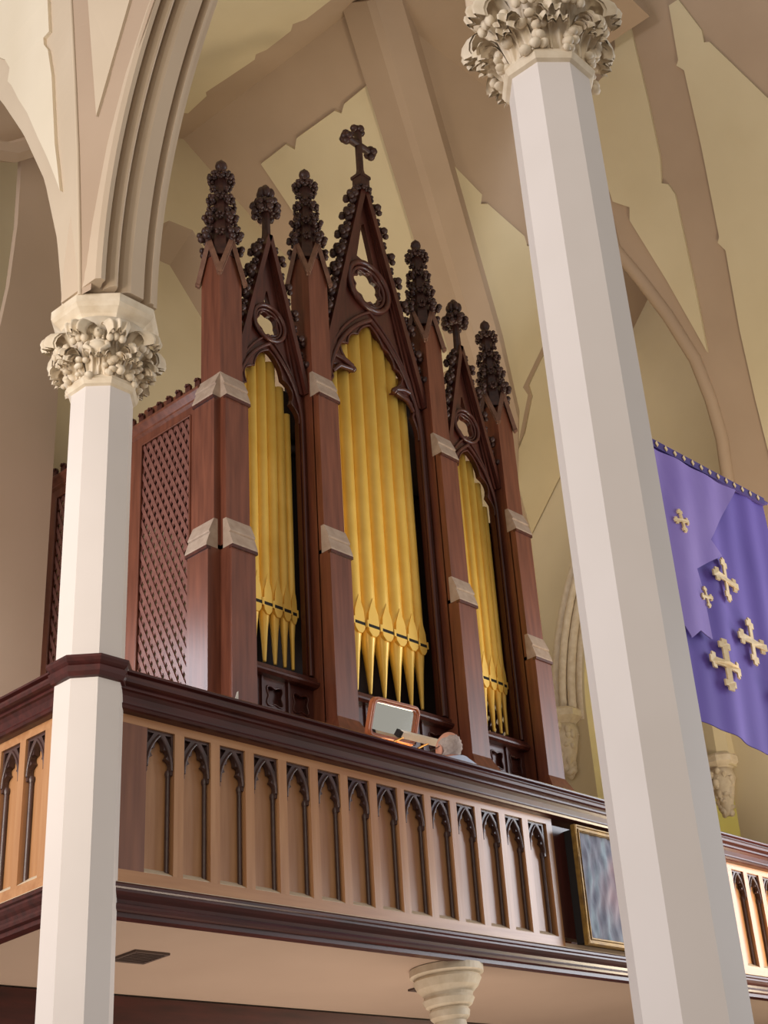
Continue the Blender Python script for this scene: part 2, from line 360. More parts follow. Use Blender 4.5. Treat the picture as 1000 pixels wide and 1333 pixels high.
# --- back wall with a blind pointed recess behind the organ
niche = [(5.75, 4.0), (5.75, 9.75), (7.05, 11.1), (7.33, 11.14), (8.65, 9.75), (8.65, 4.0)]
outl = [(5.2, 3.3), (XR + 0.3, 3.3), (XR + 0.3, 9.3), (7.2, 12.4), (5.2, 11.3)]
wb = MB().plate(outl, 0.0, 0.05, FX(0, YW), [niche])
inn = [(6.02, 4.0), (6.02, 9.62), (7.08, 10.84), (7.3, 10.86), (8.40, 9.62), (8.40, 4.0)]
k = len(niche)
nc = MB().add([(p[0], YW, p[1]) for p in niche] + [(p[0], YW + 0.3, p[1]) for p in inn], [(i, (i + 1) % k, k + (i + 1) % k, k + i) for i in range(k)])
struct(nc, 'trim_22', 'mocha_shaded')
wb.add([(p[0], YW + 0.3, p[1]) for p in inn], [(0, 1, 2, 3, 4, 5)])
wb.box(5.2, XR + 0.3, YW + 0.31, YW + 0.45, 3.2, 12.4)
struct(wb, 'wall_back', 'cream')
# --- right wall with an arched opening into a side chapel
ar = arc_half(0.80, 7.0, 9.1, 1, 18)
oy = 7.75
op = [(oy + 0.80, 3.3)] + [(oy + p[0], p[1]) for p in ar] + [(oy - p[0], p[1]) for p in reversed(ar[:-1])] + [(oy - 0.80, 3.3)]
wr = MB().plate([(4.9, 0.0), (YW + 0.2, 0.0), (YW + 0.2, 12.6), (4.9, 12.6)], 0.0, 0.45, FW(XR), [op])
struct(wr, 'wall_right', 'cream')
am = MB()
def jamb_path(hw, za, dy=0.0):
    a = arc_half(hw, 7.0, za, 1, 20)
    return [(XR, oy + p[0], p[1]) for p in a] + [(XR, oy - p[0], p[1]) for p in reversed(a[:-1])]
for hw, dx, r in ((1.16, -0.02, 0.06), (1.05, -0.06, 0.045), (0.96, -0.02, 0.05), (0.87, 0.03, 0.05)):
    pth = [Vector(p) + Vector((dx, 0, 0)) for p in jamb_path(hw, 9.1 + (hw - 0.8) * 1.25)]
    am.tube(pth, r, 8)
struct(am, 'trim_10', 'carved')
struct(MB().box(14.9, 15.1, 4.5, 11.5, 0, 12.6).box(12.8, 15.0, 11.3, 11.5, 0, 12.6).box(12.76, 15, 4.4, 4.6, 0, 12.6), 'wall_chapel', 'yellow')
struct(MB().tube([(14.85, 9.9, 6.8), (14.85, 9.6, 7.5), (14.85, 9.1, 8.3), (14.85, 8.4, 9.0), (14.85, 7.5, 9.4)], 0.14, 6, smooth=False), 'trim_11', 'green')
# --- left wall beyond the side arch, with a tall dark opening at its far left
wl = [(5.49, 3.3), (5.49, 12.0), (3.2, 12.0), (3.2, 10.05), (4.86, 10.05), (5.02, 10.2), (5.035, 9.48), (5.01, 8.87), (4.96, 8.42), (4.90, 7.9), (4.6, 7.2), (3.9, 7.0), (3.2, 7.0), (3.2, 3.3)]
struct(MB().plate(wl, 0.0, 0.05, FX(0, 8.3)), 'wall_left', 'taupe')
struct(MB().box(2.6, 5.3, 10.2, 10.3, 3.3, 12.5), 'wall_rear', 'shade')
struct(MB().tube([(3.2, 8.2, 9.4), (4.2, 8.2, 9.75), (4.86, 8.2, 10.05), (5.3, 8.2, 10.5)], 0.09, 6, smooth=False), 'trim_12', 'taupe')
# --- gallery floor slab and soffit, dark partition below
struct(MB().box(3.74, XR, 5.30, YW, 3.26, 3.44).box(3.74, 5.3, YW, 10.2, 3.26, 3.44), 'ceiling_gallery', 'soffit')
struct(MB().box(3.9, XR, 6.52, 6.6, 0.0, 3.25), 'wall_partition', 'mahog')

# --- moulded arcade arch between the two columns (plane of the arcade)
AZ = 6.33; AR = 4.0; AYC = 1.06; YM = 3.83
aa = math.acos((YM - AYC) / AR)
prof = [(0.30, 3.53), (0.02, 3.53), (0.0, 3.55), (0.0, 3.575), (0.03, 3.58), (0.075, 3.60), (0.075, 3.615), (0.03, 3.622), (0.006, 3.635), (0.0, 3.645), (0.006, 3.655), (0.03, 3.665), (0.075, 3.672), (0.075, 3.69), (0.03, 3.70), (0.01, 3.715), (0.0, 3.73), (0.0, 3.81), (0.035, 3.815), (0.07, 3.83), (0.07, 3.842), (0.03, 3.85), (0.0, 3.857), (0.0, 3.875), (0.02, 3.885), (0.02, 3.91), (0.30, 3.91)]
def arch_path(i, N=40):
    if i <= N:
        t = aa * i / N; return ((0, AYC + AR * math.cos(t), AZ + AR * math.sin(t)), (0, math.cos(t), math.sin(t)), (1, 0, 0))
    t = aa * (2 * N - i) / N; y = AYC + AR * math.cos(t)
    return ((0, 2 * YM - y, AZ + AR * math.sin(t)), (0, -math.cos(t), math.sin(t)), (1, 0, 0))
struct(MB().sweep(prof, arch_path, 81), 'trim_13', 'archp')
struct(MB().lathe([(0.185, 6.305), (0.18, 6.52), (0.10, 6.9)], (3.77, 5.30, 0), 8, R(22.5), False), 'trim_24', 'archp')
# arch to the other side of the corner column
SIL = [(5.46, 6.29), (5.47, 6.5), (5.54, 6.89), (5.70, 7.41), (5.95, 7.92), (6.24, 8.40), (6.62, 8.85), (7.1, 9.3)]
def sil_path(i):
    y, z = SIL[i]; a = SIL[max(i - 1, 0)]; c = SIL[min(i + 1, len(SIL) - 1)]
    t = Vector((0, c[0] - a[0], c[1] - a[1])).normalized()
    return ((0, y, z), (0, -t.z, t.y), (1, 0, 0))
struct(MB().sweep([(0, 3.62), (0, 3.92), (0.25, 3.92), (0.25, 3.62)], sil_path, len(SIL)), 'trim_14', 'band')
# fan of the nave vault rising from the corner column
def itp(z, zs, xs):
    if z <= zs[0]: return xs[0]
    for i in range(len(zs) - 1):
        if z <= zs[i + 1]:
            t = (z - zs[i]) / (zs[i + 1] - zs[i]); return xs[i] + t * (xs[i + 1] - xs[i])
    return xs[-1]
fS = lambda z: (3.60, itp(z, [6.29, 6.5, 6.89, 7.41, 7.92, 8.4, 9.3], [5.45, 5.47, 5.54, 5.70, 5.95, 6.24, 7.1]))
fA = lambda z: (itp(z, [6.29, 6.69, 7.2, 7.72, 8.28, 9.3], [3.53, 3.504, 3.468, 3.42, 3.364, 3.25]), 5.2)
fR = lambda z: (3.54, itp(z, [6.28, 6.69, 7.21, 7.62, 8.03, 9.3], [5.127, 5.109, 5.005, 4.869, 4.682, 3.95]))
def ruled(fa, fb, off=0.0, n=34, z0=6.29, z1=9.3, mb=None):
    mb = mb or MB(); vs = []
    for i in range(n + 1):
        z = z0 + (z1 - z0) * i / n; a = fa(z); b2 = fb(z); vs += [(a[0], a[1], z), (b2[0], b2[1], z)]
    mb.add(vs, [(2 * i, 2 * i + 1, 2 * i + 3, 2 * i + 2) for i in range(n)], False); return mb
struct(ruled(fS, fA), 'trim_15', 'band'); struct(ruled(fA, fR), 'trim_16', 'mocha')  # left face paler, right face darker: shading put into the colour
struct(MB().tube([(fA(z)[0], 5.2, z) for z in (6.29, 6.69, 7.2, 7.72, 8.28, 9.3)], 0.012, 8), 'trim_17', 'band')
def on_ruled(fa, fb, pts, off, name, material):     # panel given as (y,z) laid on a ruled face
    P0 = []; P1 = []
    for y, z in pts:
        a = fa(z); b2 = fb(z); s = (y - a[1]) / (b2[1] - a[1]); x = a[0] + s * (b2[0] - a[0])
        P0.append((x + 0.01, y, z)); P1.append((x - off, y, z))
    tr = tessellate_polygon([[Vector((p[0], p[1], 0)) for p in pts]]); N = len(pts)
    mb = MB().add(P0 + P1, [tuple(t) for t in tr] + [tuple(i + N for i in t) for t in tr] + [(i, (i + 1) % N, N + (i + 1) % N, N + i) for i in range(N)])
    return struct(mb, name, material)
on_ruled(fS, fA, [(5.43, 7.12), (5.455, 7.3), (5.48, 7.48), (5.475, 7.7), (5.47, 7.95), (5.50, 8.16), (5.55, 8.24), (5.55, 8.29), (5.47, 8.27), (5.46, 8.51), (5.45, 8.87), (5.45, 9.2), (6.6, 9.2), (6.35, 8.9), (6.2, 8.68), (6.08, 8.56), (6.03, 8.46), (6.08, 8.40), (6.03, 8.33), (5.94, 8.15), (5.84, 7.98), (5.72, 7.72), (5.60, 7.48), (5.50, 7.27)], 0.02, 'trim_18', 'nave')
on_ruled(fA, fR, [(5.073, 7.391), (5.078, 8.217), (5.077, 8.503), (5.07, 9.0), (4.42, 9.0), (4.66, 8.42), (4.816, 8.088), (4.957, 7.725)], 0.015, 'trim_19', 'band')  # panel toned darker than its left twin, as on a shaded face
# stub of the vault above the near column
struct(MB().lathe([(0.22, 6.72), (0.30, 7.6)], (3.75, 2.38, 0), 8, R(22.5), False), 'trim_20', 'nave')

# ================================================================== COLUMNS
def leaf(mb, base, out, z0, z1, reach, wid, curl, n=12, m=16, ribs=3):
    # acanthus leaf: rises from z0 to z1, bends outward by reach and rolls down at the tip
    out = Vector(out); sd = Vector((-out.y, out.x, 0)); vs = []
    for i in range(n + 1):
        t = i / n
        if t < 0.6: q = t / 0.6; r = reach * 0.45 * q ** 2; z = z0 + (z1 - z0) * q
        else:
            q = (t - 0.6) / 0.4 * curl; rad = reach * 0.30
            r = reach * 0.45 + rad * math.sin(q) * 1.0 + rad * 0.5 * (1 - math.cos(q)) ; z = z1 - rad * (1 - math.cos(q)) + rad * 0.25 * math.sin(q)
        wd = wid * (0.55 + 0.6 * math.sin(min(1, t * 1.15) * PI * 0.62)) * (1 - 0.35 * max(0, t - 0.75) / 0.25)
        for j in range(m + 1):
            s = j / m * 2 - 1
            rib = 0.012 * math.cos(s * ribs * PI) * (0.3 + t)
            p = Vector(base) + out * (r + rib - abs(s) ** 2 * wid * 0.35) + sd * (s * wd) + Vector((0, 0, z - abs(s) ** 2 * 0.012))
            vs.append(p)
    w1 = m + 1
    mb.add(vs, [(i * w1 + j, i * w1 + j + 1, (i + 1) * w1 + j + 1, (i + 1) * w1 + j) for i in range(n) for j in range(m)], True)
    mb.add([v - out * 0.014 for v in vs], [(i * w1 + j, (i + 1) * w1 + j, (i + 1) * w1 + j + 1, i * w1 + j + 1) for i in range(n) for j in range(m)], True)
def column(cx, cy, s, zn, label, collar=None, angel=False):
    rs = 0.1535 * s
    t = thing('column', label, 'column', (cx, cy, 0))
    o8 = R(22.5)
    MB().lathe([(rs * 1.5, 0), (rs * 1.5, 0.25), (rs * 1.2, 0.33), (rs, 0.4), (rs, zn)], (cx, cy, 0), 8, o8, False).build('shaft', 'shaft', t)
    MB().lathe([(rs, -0.02), (rs * 1.10, -0.012), (rs * 1.17, 0.012), (rs * 1.12, 0.035), (rs, 0.042)], (cx, cy, zn), 8, o8, False).build('necking', 'carved', t)
    bell = MB()
    bell.lathe([(rs * 0.98, 0.03), (rs * 0.98, 0.14 * s), (rs * 1.08, 0.24 * s), (rs * 1.25, 0.31 * s), (rs * 1.45, 0.35 * s)], (cx, cy, zn), 24, 0, True)
    for k in range(24):
        q = 2 * PI * k / 24; p = lambda r, z: (cx + r * math.cos(q), cy + r * math.sin(q), zn + z)
        bell.tube([p(rs * 1.0, 0.04), p(rs * 1.01, 0.14 * s), p(rs * 1.1, 0.24 * s)], 0.007, 6)
    bell.build('bell', 'carved', t)
    ab = MB().lathe([(rs * 1.38, 0.33 * s), (rs * 1.42, 0.36 * s), (rs * 1.50, 0.375 * s), (rs * 1.70, 0.40 * s), (rs * 1.79, 0.42 * s), (rs * 1.79, 0.465 * s), (rs * 1.73, 0.475 * s), (rs * 1.2, 0.48 * s)], (cx, cy, zn), 8, o8, False)
    ab.build('abacus', 'carved', t)
    for k in range(8):
        q = k * PI / 4 + o8; d = (math.cos(q), math.sin(q), 0)
        lf = MB(); b0 = (cx + d[0] * rs * 0.98, cy + d[1] * rs * 0.98, zn)
        leaf(lf, b0, d, 0.16 * s, 0.315 * s, 0.165 * s, 0.062 * s, 2.6)
        e = Vector((cx, cy, zn)) + Vector(d) * (rs * 0.98 + 0.085 * s)
        sdv = Vector((-d[1], d[0], 0))
        for a in (-1, 0, 1): lf.blob(e + sdv * (a * 0.03 * s) + Vector((0, 0, 0.225 * s - abs(a) * 0.01)), (0.02 * s, 0.02 * s, 0.026 * s), 8, 6)
        lf.build('volute_leaf', 'carved', t)
        cl = MB(); rr = random.Random(k + int(s * 100))
        for j in range(9):
            a = rr.uniform(-1, 1); h = rr.uniform(0.02, 0.17) * s; o2 = rs * 0.98 + rr.uniform(0.02, 0.055) * s * (0.5 + h * 4)
            cl.blob(Vector((cx, cy, zn + h)) + Vector(d) * o2 + sdv * (a * 0.045 * s), (rr.uniform(.014, .026) * s, rr.uniform(.014, .026) * s, rr.uniform(.012, .022) * s), 8, 6)
        for a in (-1, 1):
            leaf(cl, (cx + d[0] * rs * 0.98 + sdv.x * a * 0.03, cy + d[1] * rs * 0.98 + sdv.y * a * 0.03, zn), (Vector(d) + sdv * a * 0.5).normalized(), 0.03 * s, 0.15 * s, 0.10 * s, 0.034 * s, 2.3, 9, 12, 2)
        cl.build('flower_cluster', 'carved', t)
        q2 = k * PI / 4; d2 = Vector((math.cos(q2), math.sin(q2), 0))
        if not (angel and k == 5):
            ml = MB(); leaf(ml, (cx + d2.x * rs * 0.95, cy + d2.y * rs * 0.95, zn), d2, 0.06 * s, 0.20 * s, 0.12 * s, 0.04 * s, 2.4, 9, 12, 2)
            ml.blob(Vector((cx, cy, zn + 0.2 * s)) + d2 * (rs + 0.07 * s), 0.022 * s, 8, 6)
            ml.build('small_leaf', 'carved', t)
    if angel:
        d2 = Vector((math.cos(5 * PI / 4), math.sin(5 * PI / 4), 0)); sv = Vector((-d2.y, d2.x, 0)); c0 = Vector((cx, cy, zn)) + d2 * (rs + 0.055)
        ag = MB(); rt = Matrix.Rotation(5 * PI / 4, 3, 'Z')
        ag.blob(c0 + Vector((0, 0, 0.16)), (0.032, 0.05, 0.05), 12, 8, rt)
        ag.blob(c0 + Vector((0, 0, 0.195)) + d2 * -0.005, (0.026, 0.052, 0.022), 12, 8, rt)
        ag.tube([c0 + Vector((0, 0, 0.20)), c0 + Vector((0, 0, 0.235))], 0.013, 8)
        ag.blob(c0 + Vector((0, 0, 0.252)) + d2 * 0.006, (0.026, 0.023, 0.031), 12, 9, rt)
        ag.blob(c0 + Vector((0, 0, 0.249)) + d2 * 0.033, (0.006, 0.005, 0.009), 6, 5, rt)
        for a in (-1, 1):
            for j in range(4): ag.blob(c0 + sv * (a * 0.024) + Vector((0, 0, 0.262 - j * 0.013)) - d2 * 0.003, 0.009, 6, 5)
            ag.tube([c0 + sv * (a * 0.045) + Vector((0, 0, 0.195)), c0 + sv * (a * 0.055) + Vector((0, 0, 0.16)) + d2 * 0.02, c0 + sv * (a * 0.022) + Vector((0, 0, 0.13)) + d2 * 0.035], [0.015, 0.014, 0.009], 8)
        ag.build('angel_bust', 'carved', t)
    if collar:
        MB().lathe([(rs, -0.085), (rs * 1.10, -0.08), (rs * 1.16, -0.06), (rs * 1.20, -0.035), (rs * 1.12, -0.03), (rs * 1.22, -0.015), (rs * 1.27, 0.0), (rs * 1.27, 0.012), (rs, 0.02)], (cx, cy, collar), 8, o8, False).build('collar', 'mahog', t, label='dark wood collar carrying the gallery handrail round the shaft')
    attach(t); return t
column(3.77, 5.313, 1.0, 5.83, 'octagonal pale column at the gallery corner, angel bust on its capital', 4.345, True)
column(3.75, 2.38, 1.115, 5.90, 'tall near octagonal pale column crossing in front of the purple banner')

# column below the gallery: only its moulded head shows
t = thing('column', 'round column under the gallery, only its ringed cream capital showing', 'column', (6.2, 5.45, 0))
MB().lathe([(0.11, 0), (0.11, 0.2), (0.075, 0.3), (0.075, 2.95)], (6.2, 5.45, 0), 20).build('shaft', 'carved', t)
MB().lathe([(0.075, 2.93), (0.09, 2.95), (0.085, 2.98), (0.105, 3.0), (0.11, 3.03), (0.10, 3.045), (0.125, 3.06), (0.14, 3.09), (0.13, 3.105), (0.135, 3.12), (0.165, 3.15), (0.185, 3.19), (0.175, 3.205), (0.20, 3.22), (0.20, 3.256)], (6.2, 5.45, 0), 40, 0, False).build('capital', 'carved', t)
attach(t)

# ================================================================== GALLERY FRONT
YB = 5.274
CORN = [(-0.10, 4.345), (0.085, 4.345), (0.10, 4.335), (0.10, 4.325), (0.082, 4.318), (0.082, 4.312), (0.098, 4.305), (0.102, 4.292), (0.098, 4.278), (0.085, 4.272), (0.07, 4.268), (0.07, 4.255), (0.058, 4.25), (0.045, 4.235), (0.036, 4.21), (0.034, 4.2), (0.046, 4.197), (0.05, 4.187), (0.044, 4.176), (0.03, 4.172), (0.0, 4.168), (-0.10, 4.168)]
BASE = [(-0.04, 3.389), (0.055, 3.385), (0.06, 3.378), (0.06, 3.366), (0.05, 3.36), (0.05, 3.35), (0.04, 3.335), (0.028, 3.322), (0.024, 3.308), (0.034, 3.302), (0.038, 3.29), (0.034, 3.278), (0.015, 3.272), (0.015, 3.252), (-0.04, 3.252)]
HT = 4.128; SILL = 3.461
trac_half = cusped_half(0.0655, 3.965, 4.095, [(0.30, 0.022), (0.62, 0.016)], 5)
def tracery(fr, w0):   # opening width w0, centred at 0
    mb = MB(); h = w0 / 2; k = h / 0.079
    half = [(p[0] * k, p[1]) for p in trac_half]
    outl = [(-h, HT), (-h, 3.93)] + [(-half[0][0] - 0.0, 3.93)] + [(-p[0], p[1]) for p in half] + [p for p in reversed(half[:-1])] + [(half[0][0], 3.93), (h, 3.93), (h, HT)]
    tri = lambda s: [(s * h * 0.84, HT - 0.012), (s * h * 0.40, HT - 0.014), (s * h * 0.86, HT - 0.068)]
    mb.plate(outl, 0.0, 0.02, fr, [tri(1), tri(-1)])
    o, u, v, n = [Vector(q) for q in fr]
    P = lambda x, z, d: o + u * x + v * z + n * d
    a2 = [(p[0] * k, p[1]) for p in arc_half(0.07, 3.95, 4.108, 1, 10)]
    for s in (1, -1): mb.tube([P(s * p[0], p[1], -0.002) for p in a2], 0.007, 6)
    mb.plate(outl, 0.021, 0.027, fr)  # dark backing set in to darken the spandrel openings
    return mb
def shaft_mb(fr, w0):
    mb = MB(); o, u, v, n = [Vector(q) for q in fr]; P = lambda x, z, d: o + u * x + v * z + n * d
    for s in (1, -1):
        x = s * (w0 / 2 - 0.011)
        mb.tube([P(x, SILL, 0.008), P(x, 3.93, 0.008)], 0.0105, 10)
        mb.tube([P(x, 3.925, 0.008), P(x, 3.94, 0.008), P(x, 3.955, 0.008)], [0.012, 0.0155, 0.012], 10)
    return mb
def gallery(name, label, runs, frf, a0, a1, stiles, w0, rails=None):
    # frf(a) gives plate frame at run coordinate a (depth positive going behind the face)
    t = thing(name, label, 'balustrade', frf(a0)[0])
    o, u, v, n = [Vector(q) for q in frf(0.0)]
    pth = lambda lo, hi: (lambda i: (o + u * (lo if i == 0 else hi), -n, Vector((0, 0, 1))))
    MB().sweep(CORN, pth(a0, a1), 2).build('handrail_cornice', 'mahog', t)
    MB().sweep(BASE, pth(a0, a1), 2).build('base_moulding', 'mahog', t)
    MB().sweep([(-0.03, 3.391), (-0.03, 3.394), (0.054, 3.389), (0.054, 3.3865)], pth(a0, a1), 2).build('dust_line', 'dustoak', t)
    rl = MB(); rb2 = MB()
    for lo, hi in (rails or [(a0, a1)]):
        rl.plate([(lo, HT), (hi, HT), (hi, 4.172), (lo, 4.172)], 0.0, 0.06, frf(0.0)); rb2.plate([(lo, 3.389), (hi, 3.389), (hi, SILL), (lo, SILL)], 0.0, 0.06, frf(0.0))
    rl.build('top_rail', 'oak_h', t); rb2.build('bottom_rail', 'oak_h', t)
    for lo, hi, mt in stiles: MB().plate([(lo, SILL), (hi, SILL), (hi, HT), (lo, HT)], 0.0, 0.06, frf(0.0)).build('stile', mt, t)
    proto = None
    for st, cnt, pitch in runs:
        for k in range(cnt):
            a = st + k * pitch
            if proto is None:
                p = MB().plate([(-w0 / 2 - 0.01, SILL), (w0 / 2 + 0.01, SILL), (w0 / 2 + 0.01, HT), (-w0 / 2 - 0.01, HT)], 0.045, 0.058, frf(a + w0 / 2)).build('panel', 'oak', t)
                sub = [tracery(frf2(frf(a + w0 / 2), 0.012), w0).build('tracery', 'trace', p), shaft_mb(frf2(frf(a + w0 / 2), 0.026), w0).build('colonnette', 'trace', p)]
                s = MB(); O, U, V, NN = [Vector(q) for q in frf(a + w0 / 2)]; h = w0 / 2
                g = lambda x, d, z: O + U * x + NN * d + V * z
                s.hexa([g(-h, 0.004, SILL), g(h, 0.004, SILL), g(h, 0.046, SILL), g(-h, 0.046, SILL), g(-h, 0.004, SILL + 0.004), g(h, 0.004, SILL + 0.004), g(h * .8, 0.046, SILL + 0.034), g(-h * .8, 0.046, SILL + 0.034)])
                sub.append(s.build('sill', 'dustoak', p))
                proto = (p, a)
            else:
                p0, a00 = proto; c = p0.copy(); C.objects.link(c); c.parent = t; c.location = Vector(p0.location) + u * (a - a00)
                for ch in p0.children: d = ch.copy(); C.objects.link(d); d.parent = c
    mprot = None
    for st, cnt, pitch in runs:
        for k in range(cnt - 1):
            a = st + k * pitch + w0
            MB().plate([(a, SILL), (a + pitch - w0, SILL), (a + pitch - w0, HT), (a, HT)], 0.0, 0.06, frf(0.0)).build('mullion', 'oak', t)
    attach(t); return t
def frf2(fr, d): return (tuple(Vector(fr[0]) + Vector(fr[3]) * d), fr[1], fr[2], fr[3])
mainf = lambda a: ((a, YB, 0), (1, 0, 0), (0, 0, 1), (0, 1, 0))
wingf = lambda a: ((3.71, a, 0), (0, 1, 0), (0, 0, 1), (1, 0, 0))
gallery('gallery_balustrade', 'long panelled oak gallery front in front of the organ, dark moulded handrail', [(4.062, 14, 0.2128), (8.26, 19, 0.2128)], mainf, 3.84, XR, [(3.84, 4.062, 'oakred'), (7.006, 7.06, 'oak'), (7.06, 8.26, 'walnut_dark')], 0.158, [(3.84, 7.06), (8.2, XR)])
gallery('gallery_balustrade', 'short panelled oak gallery front left of the angel column', [(5.541, 13, 0.1895)], wingf, 5.38, 8.28, [(5.38, 5.541, 'oak')], 0.145)

# ================================================================== ORGAN
ORG = thing('pipe_organ', 'tall carved walnut pipe organ with gilded pipes and crocketed pinnacles', 'organ', (7.235, 6.7, 3.46))
YL, YMd, YS = 6.454, 6.503, 6.558
def crocket(mb, p, out, s, rnd):
    out = Vector(out).normalized(); p = Vector(p)
    upv = Vector((0, 0, 1)); sd = out.cross(upv)
    sd = sd.normalized() if sd.length > 0.1 else Vector((1, 0, 0))
    mb.blob(p + out * s * 0.35, (s * 0.4, s * 0.4, s * 0.5), 7, 5)
    for a, b2 in ((-0.5, 0.35), (0.5, 0.35), (0, 0.75), (-0.35, -0.3), (0.35, -0.3)):
        mb.blob(p + out * s * (0.75 + rnd.uniform(-.1, .1)) + sd * (a * s) + upv * (b2 * s * 0.7), s * rnd.uniform(0.26, 0.36), 6, 4)
def setoff_front(x0, x1, zb, yf, yb2):
    mb = MB(); d = yb2 - yf
    pr = [(yf - 0.014, zb), (yf - 0.014, zb + 0.012), (yf - 0.004 + d * .35, zb + 0.095), (yf + d * .35 + 0.004, zb + 0.096), (yf - 0.012 + d * .40, zb + 0.104), (yf - 0.012 + d * .40, zb + 0.114), (yb2, zb + 0.215), (yb2 + 0.03, zb + 0.215), (yb2 + 0.03, zb)]
    vs = [(x0, y, z) for y, z in pr] + [(x1, y, z) for y, z in pr]; n = len(pr)
    mb.add(vs, [tuple(range(n)), tuple(reversed(range(n, 2 * n)))] + [(i, (i + 1) % n, n + (i + 1) % n, n + i) for i in range(n)])
    return mb
def setoff_left(y0, y1, zb, xf, xb, sgn):
    mb = setoff_front(y0, y1, zb, 0, abs(xb - xf))
    mb.v = [(xf - sgn * (-v[1]), v[0], v[2]) for v in mb.v] if sgn > 0 else [(xf - v[1], v[0], v[2]) for v in mb.v]
    return mb
rnd = random.Random(3)
def tower(cx, dz, left=0):
    x0, x1 = cx - 0.1, cx + 0.1
    zl, zu, ze = (6.06, 7.228, 8.345) if dz == 0 else (6.305, 7.626, 8.80)
    T = MB().box(x0, x1, YS, YS + 0.2, 3.46, ze).build('tower', 'walnut', ORG)
    MB().box(x0, x1, YL, YS + 0.01, 3.46, zl + 0.03).box(x0, x1, YMd, YS + 0.01, zl, zu + 0.03).build('front_buttress', 'walnut', T)
    p = MB(); a = 0.045
    p.hexa([(x0 - a, YL - 0.06, 3.46), (x1 + a, YL - 0.06, 3.46), (x1 + a, YS, 3.46), (x0 - a, YS, 3.46), (x0 - a, YL - 0.06, 4.975), (x1 + a, YL - 0.06, 4.975), (x1 + a, YS, 4.975), (x0 - a, YS, 4.975)])
    p.hexa([(x0 - a, YL - 0.06, 4.975), (x1 + a, YL - 0.06, 4.975), (x1 + a, YS, 4.975), (x0 - a, YS, 4.975), (x0, YL, 5.09), (x1, YL, 5.09), (x1, YS, 5.09), (x0, YS, 5.09)])
    if not left or left > 0: p.build('plinth', 'walnut', T)
    setoff_front(x0 - 0.002, x1 + 0.008, zl, YL, YMd).build('weathering', 'dusty', T)
    setoff_front(x0 - 0.002, x1 + 0.008, zu, YMd, YS).build('weathering', 'dusty', T)
    for yq, zq in ((YL, zl), (YMd, zu)): MB().box(x0 - 0.003, x1 + 0.01, yq - 0.014, yq + 0.02, zq - 0.022, zq).build('drip_moulding', 'walnut_dark', T)
    if left:
        s = left; xe = x0 if s < 0 else x1
        ax = lambda d: (xe + s * d)
        bb = MB()
        for d, a0, a1 in ((YS - YL, 3.46, zl + 0.03), (YS - YMd, zl, zu + 0.03)):
            bb.box(min(xe - s * .01, ax(d)), max(xe - s * .01, ax(d)), YS, YS + 0.2, a0, a1)
        bb.build('side_buttress', 'walnut', T)
        for zb, d0, d1 in ((zl, YS - YL, YS - YMd), (zu, YS - YMd, 0)):
            w0 = setoff_front(YS - 0.002, YS + 0.208, zb, 0, d0 - d1)
            w0.v = [(ax(d0) - s * v[1], v[0], v[2]) for v in w0.v]
            w0.build('weathering', 'dusty', T)
            MB().box(min(ax(d0 + .014), ax(d0 - .02)), max(ax(d0 + .014), ax(d0 - .02)), YS - 0.003, YS + 0.21, zb - 0.022, zb).build('drip_moulding', 'walnut_dark', T)
    # gabled cap: four small gables meeting at the spire
    cy = YS + 0.1; zp = ze + 0.29; h = 0.1
    g = MB(); cs = [(cx - h, cy - h), (cx + h, cy - h), (cx + h, cy + h), (cx - h, cy + h)]
    ms = [(cx, cy - h), (cx + h, cy), (cx, cy + h), (cx - h, cy)]
    vs = [(*c, ze) for c in cs] + [(*c, zp) for c in ms] + [(cx, cy, zp)]
    g.add(vs, [(0, 1, 4), (1, 2, 5), (2, 3, 6), (3, 0, 7), (0, 4, 8, 7), (1, 5, 8, 4), (2, 6, 8, 5), (3, 7, 8, 6), (3, 2, 1, 0)])
    g.build('gable_cap', 'walnut', T)
    rk = MB(); o1 = 0.016
    for i in range(4):
        nx, ny = [(0, -1), (1, 0), (0, 1), (-1, 0)][i]; tx, ty = -ny, nx
        mx, my = ms[i]
        for s in (1, -1):
            for off, r, ext in ((o1, 0.023, 1.24), (o1 + 0.002, 0.014, 1.14)):
                a = Vector((mx + nx * off, my + ny * off, zp + 0.012)); b2 = a + Vector((tx * s * h * ext, ty * s * h * ext, -0.29 * ext))
                if r < 0.015: a.z -= 0.04; b2.z -= 0.04
                rk.tube([a, b2], r, 4, smooth=False)
    rk.build('rake_moulding', 'rake', T)
    z0 = ze + 0.16
    sp = MB().lathe([(0.118, 0), (0.104, 0.15), (0.074, 0.36), (0.058, 0.56), (0.05, 0.74), (0.046, 0.79)], (cx, cy, z0), 8, R(22.5), False)
    for k in range(8):
        q = R(45 * k); d = (math.cos(q), math.sin(q), 0)
        if k % 2 == 0:
            for zz, rr, qs in ((0.16, 0.098, .085), (0.35, 0.072, .072), (0.54, 0.056, .06)): crocket(sp, (cx + d[0] * rr, cy + d[1] * rr, z0 + zz), d, qs, rnd)
            for zz, rr in ((0.25, 0.078), (0.44, 0.06), (0.65, 0.05)): crocket(sp, (cx + d[0] * rr, cy + d[1] * rr, z0 + zz), d, 0.042, rnd)
        else:
            for zz, rr in ((0.2, 0.082), (0.37, 0.064), (0.57, 0.053)): crocket(sp, (cx + d[0] * rr, cy + d[1] * rr, z0 + zz), d, 0.05, rnd)
    sp.build('spire', 'carving', T)
    fn = MB(); zf = z0 + 0.77
    for k in range(8):
        q = R(45 * k); d = (math.cos(q), math.sin(q), 0); crocket(fn, (cx + d[0] * 0.045, cy + d[1] * 0.045, zf + 0.015), d, 0.056, rnd)
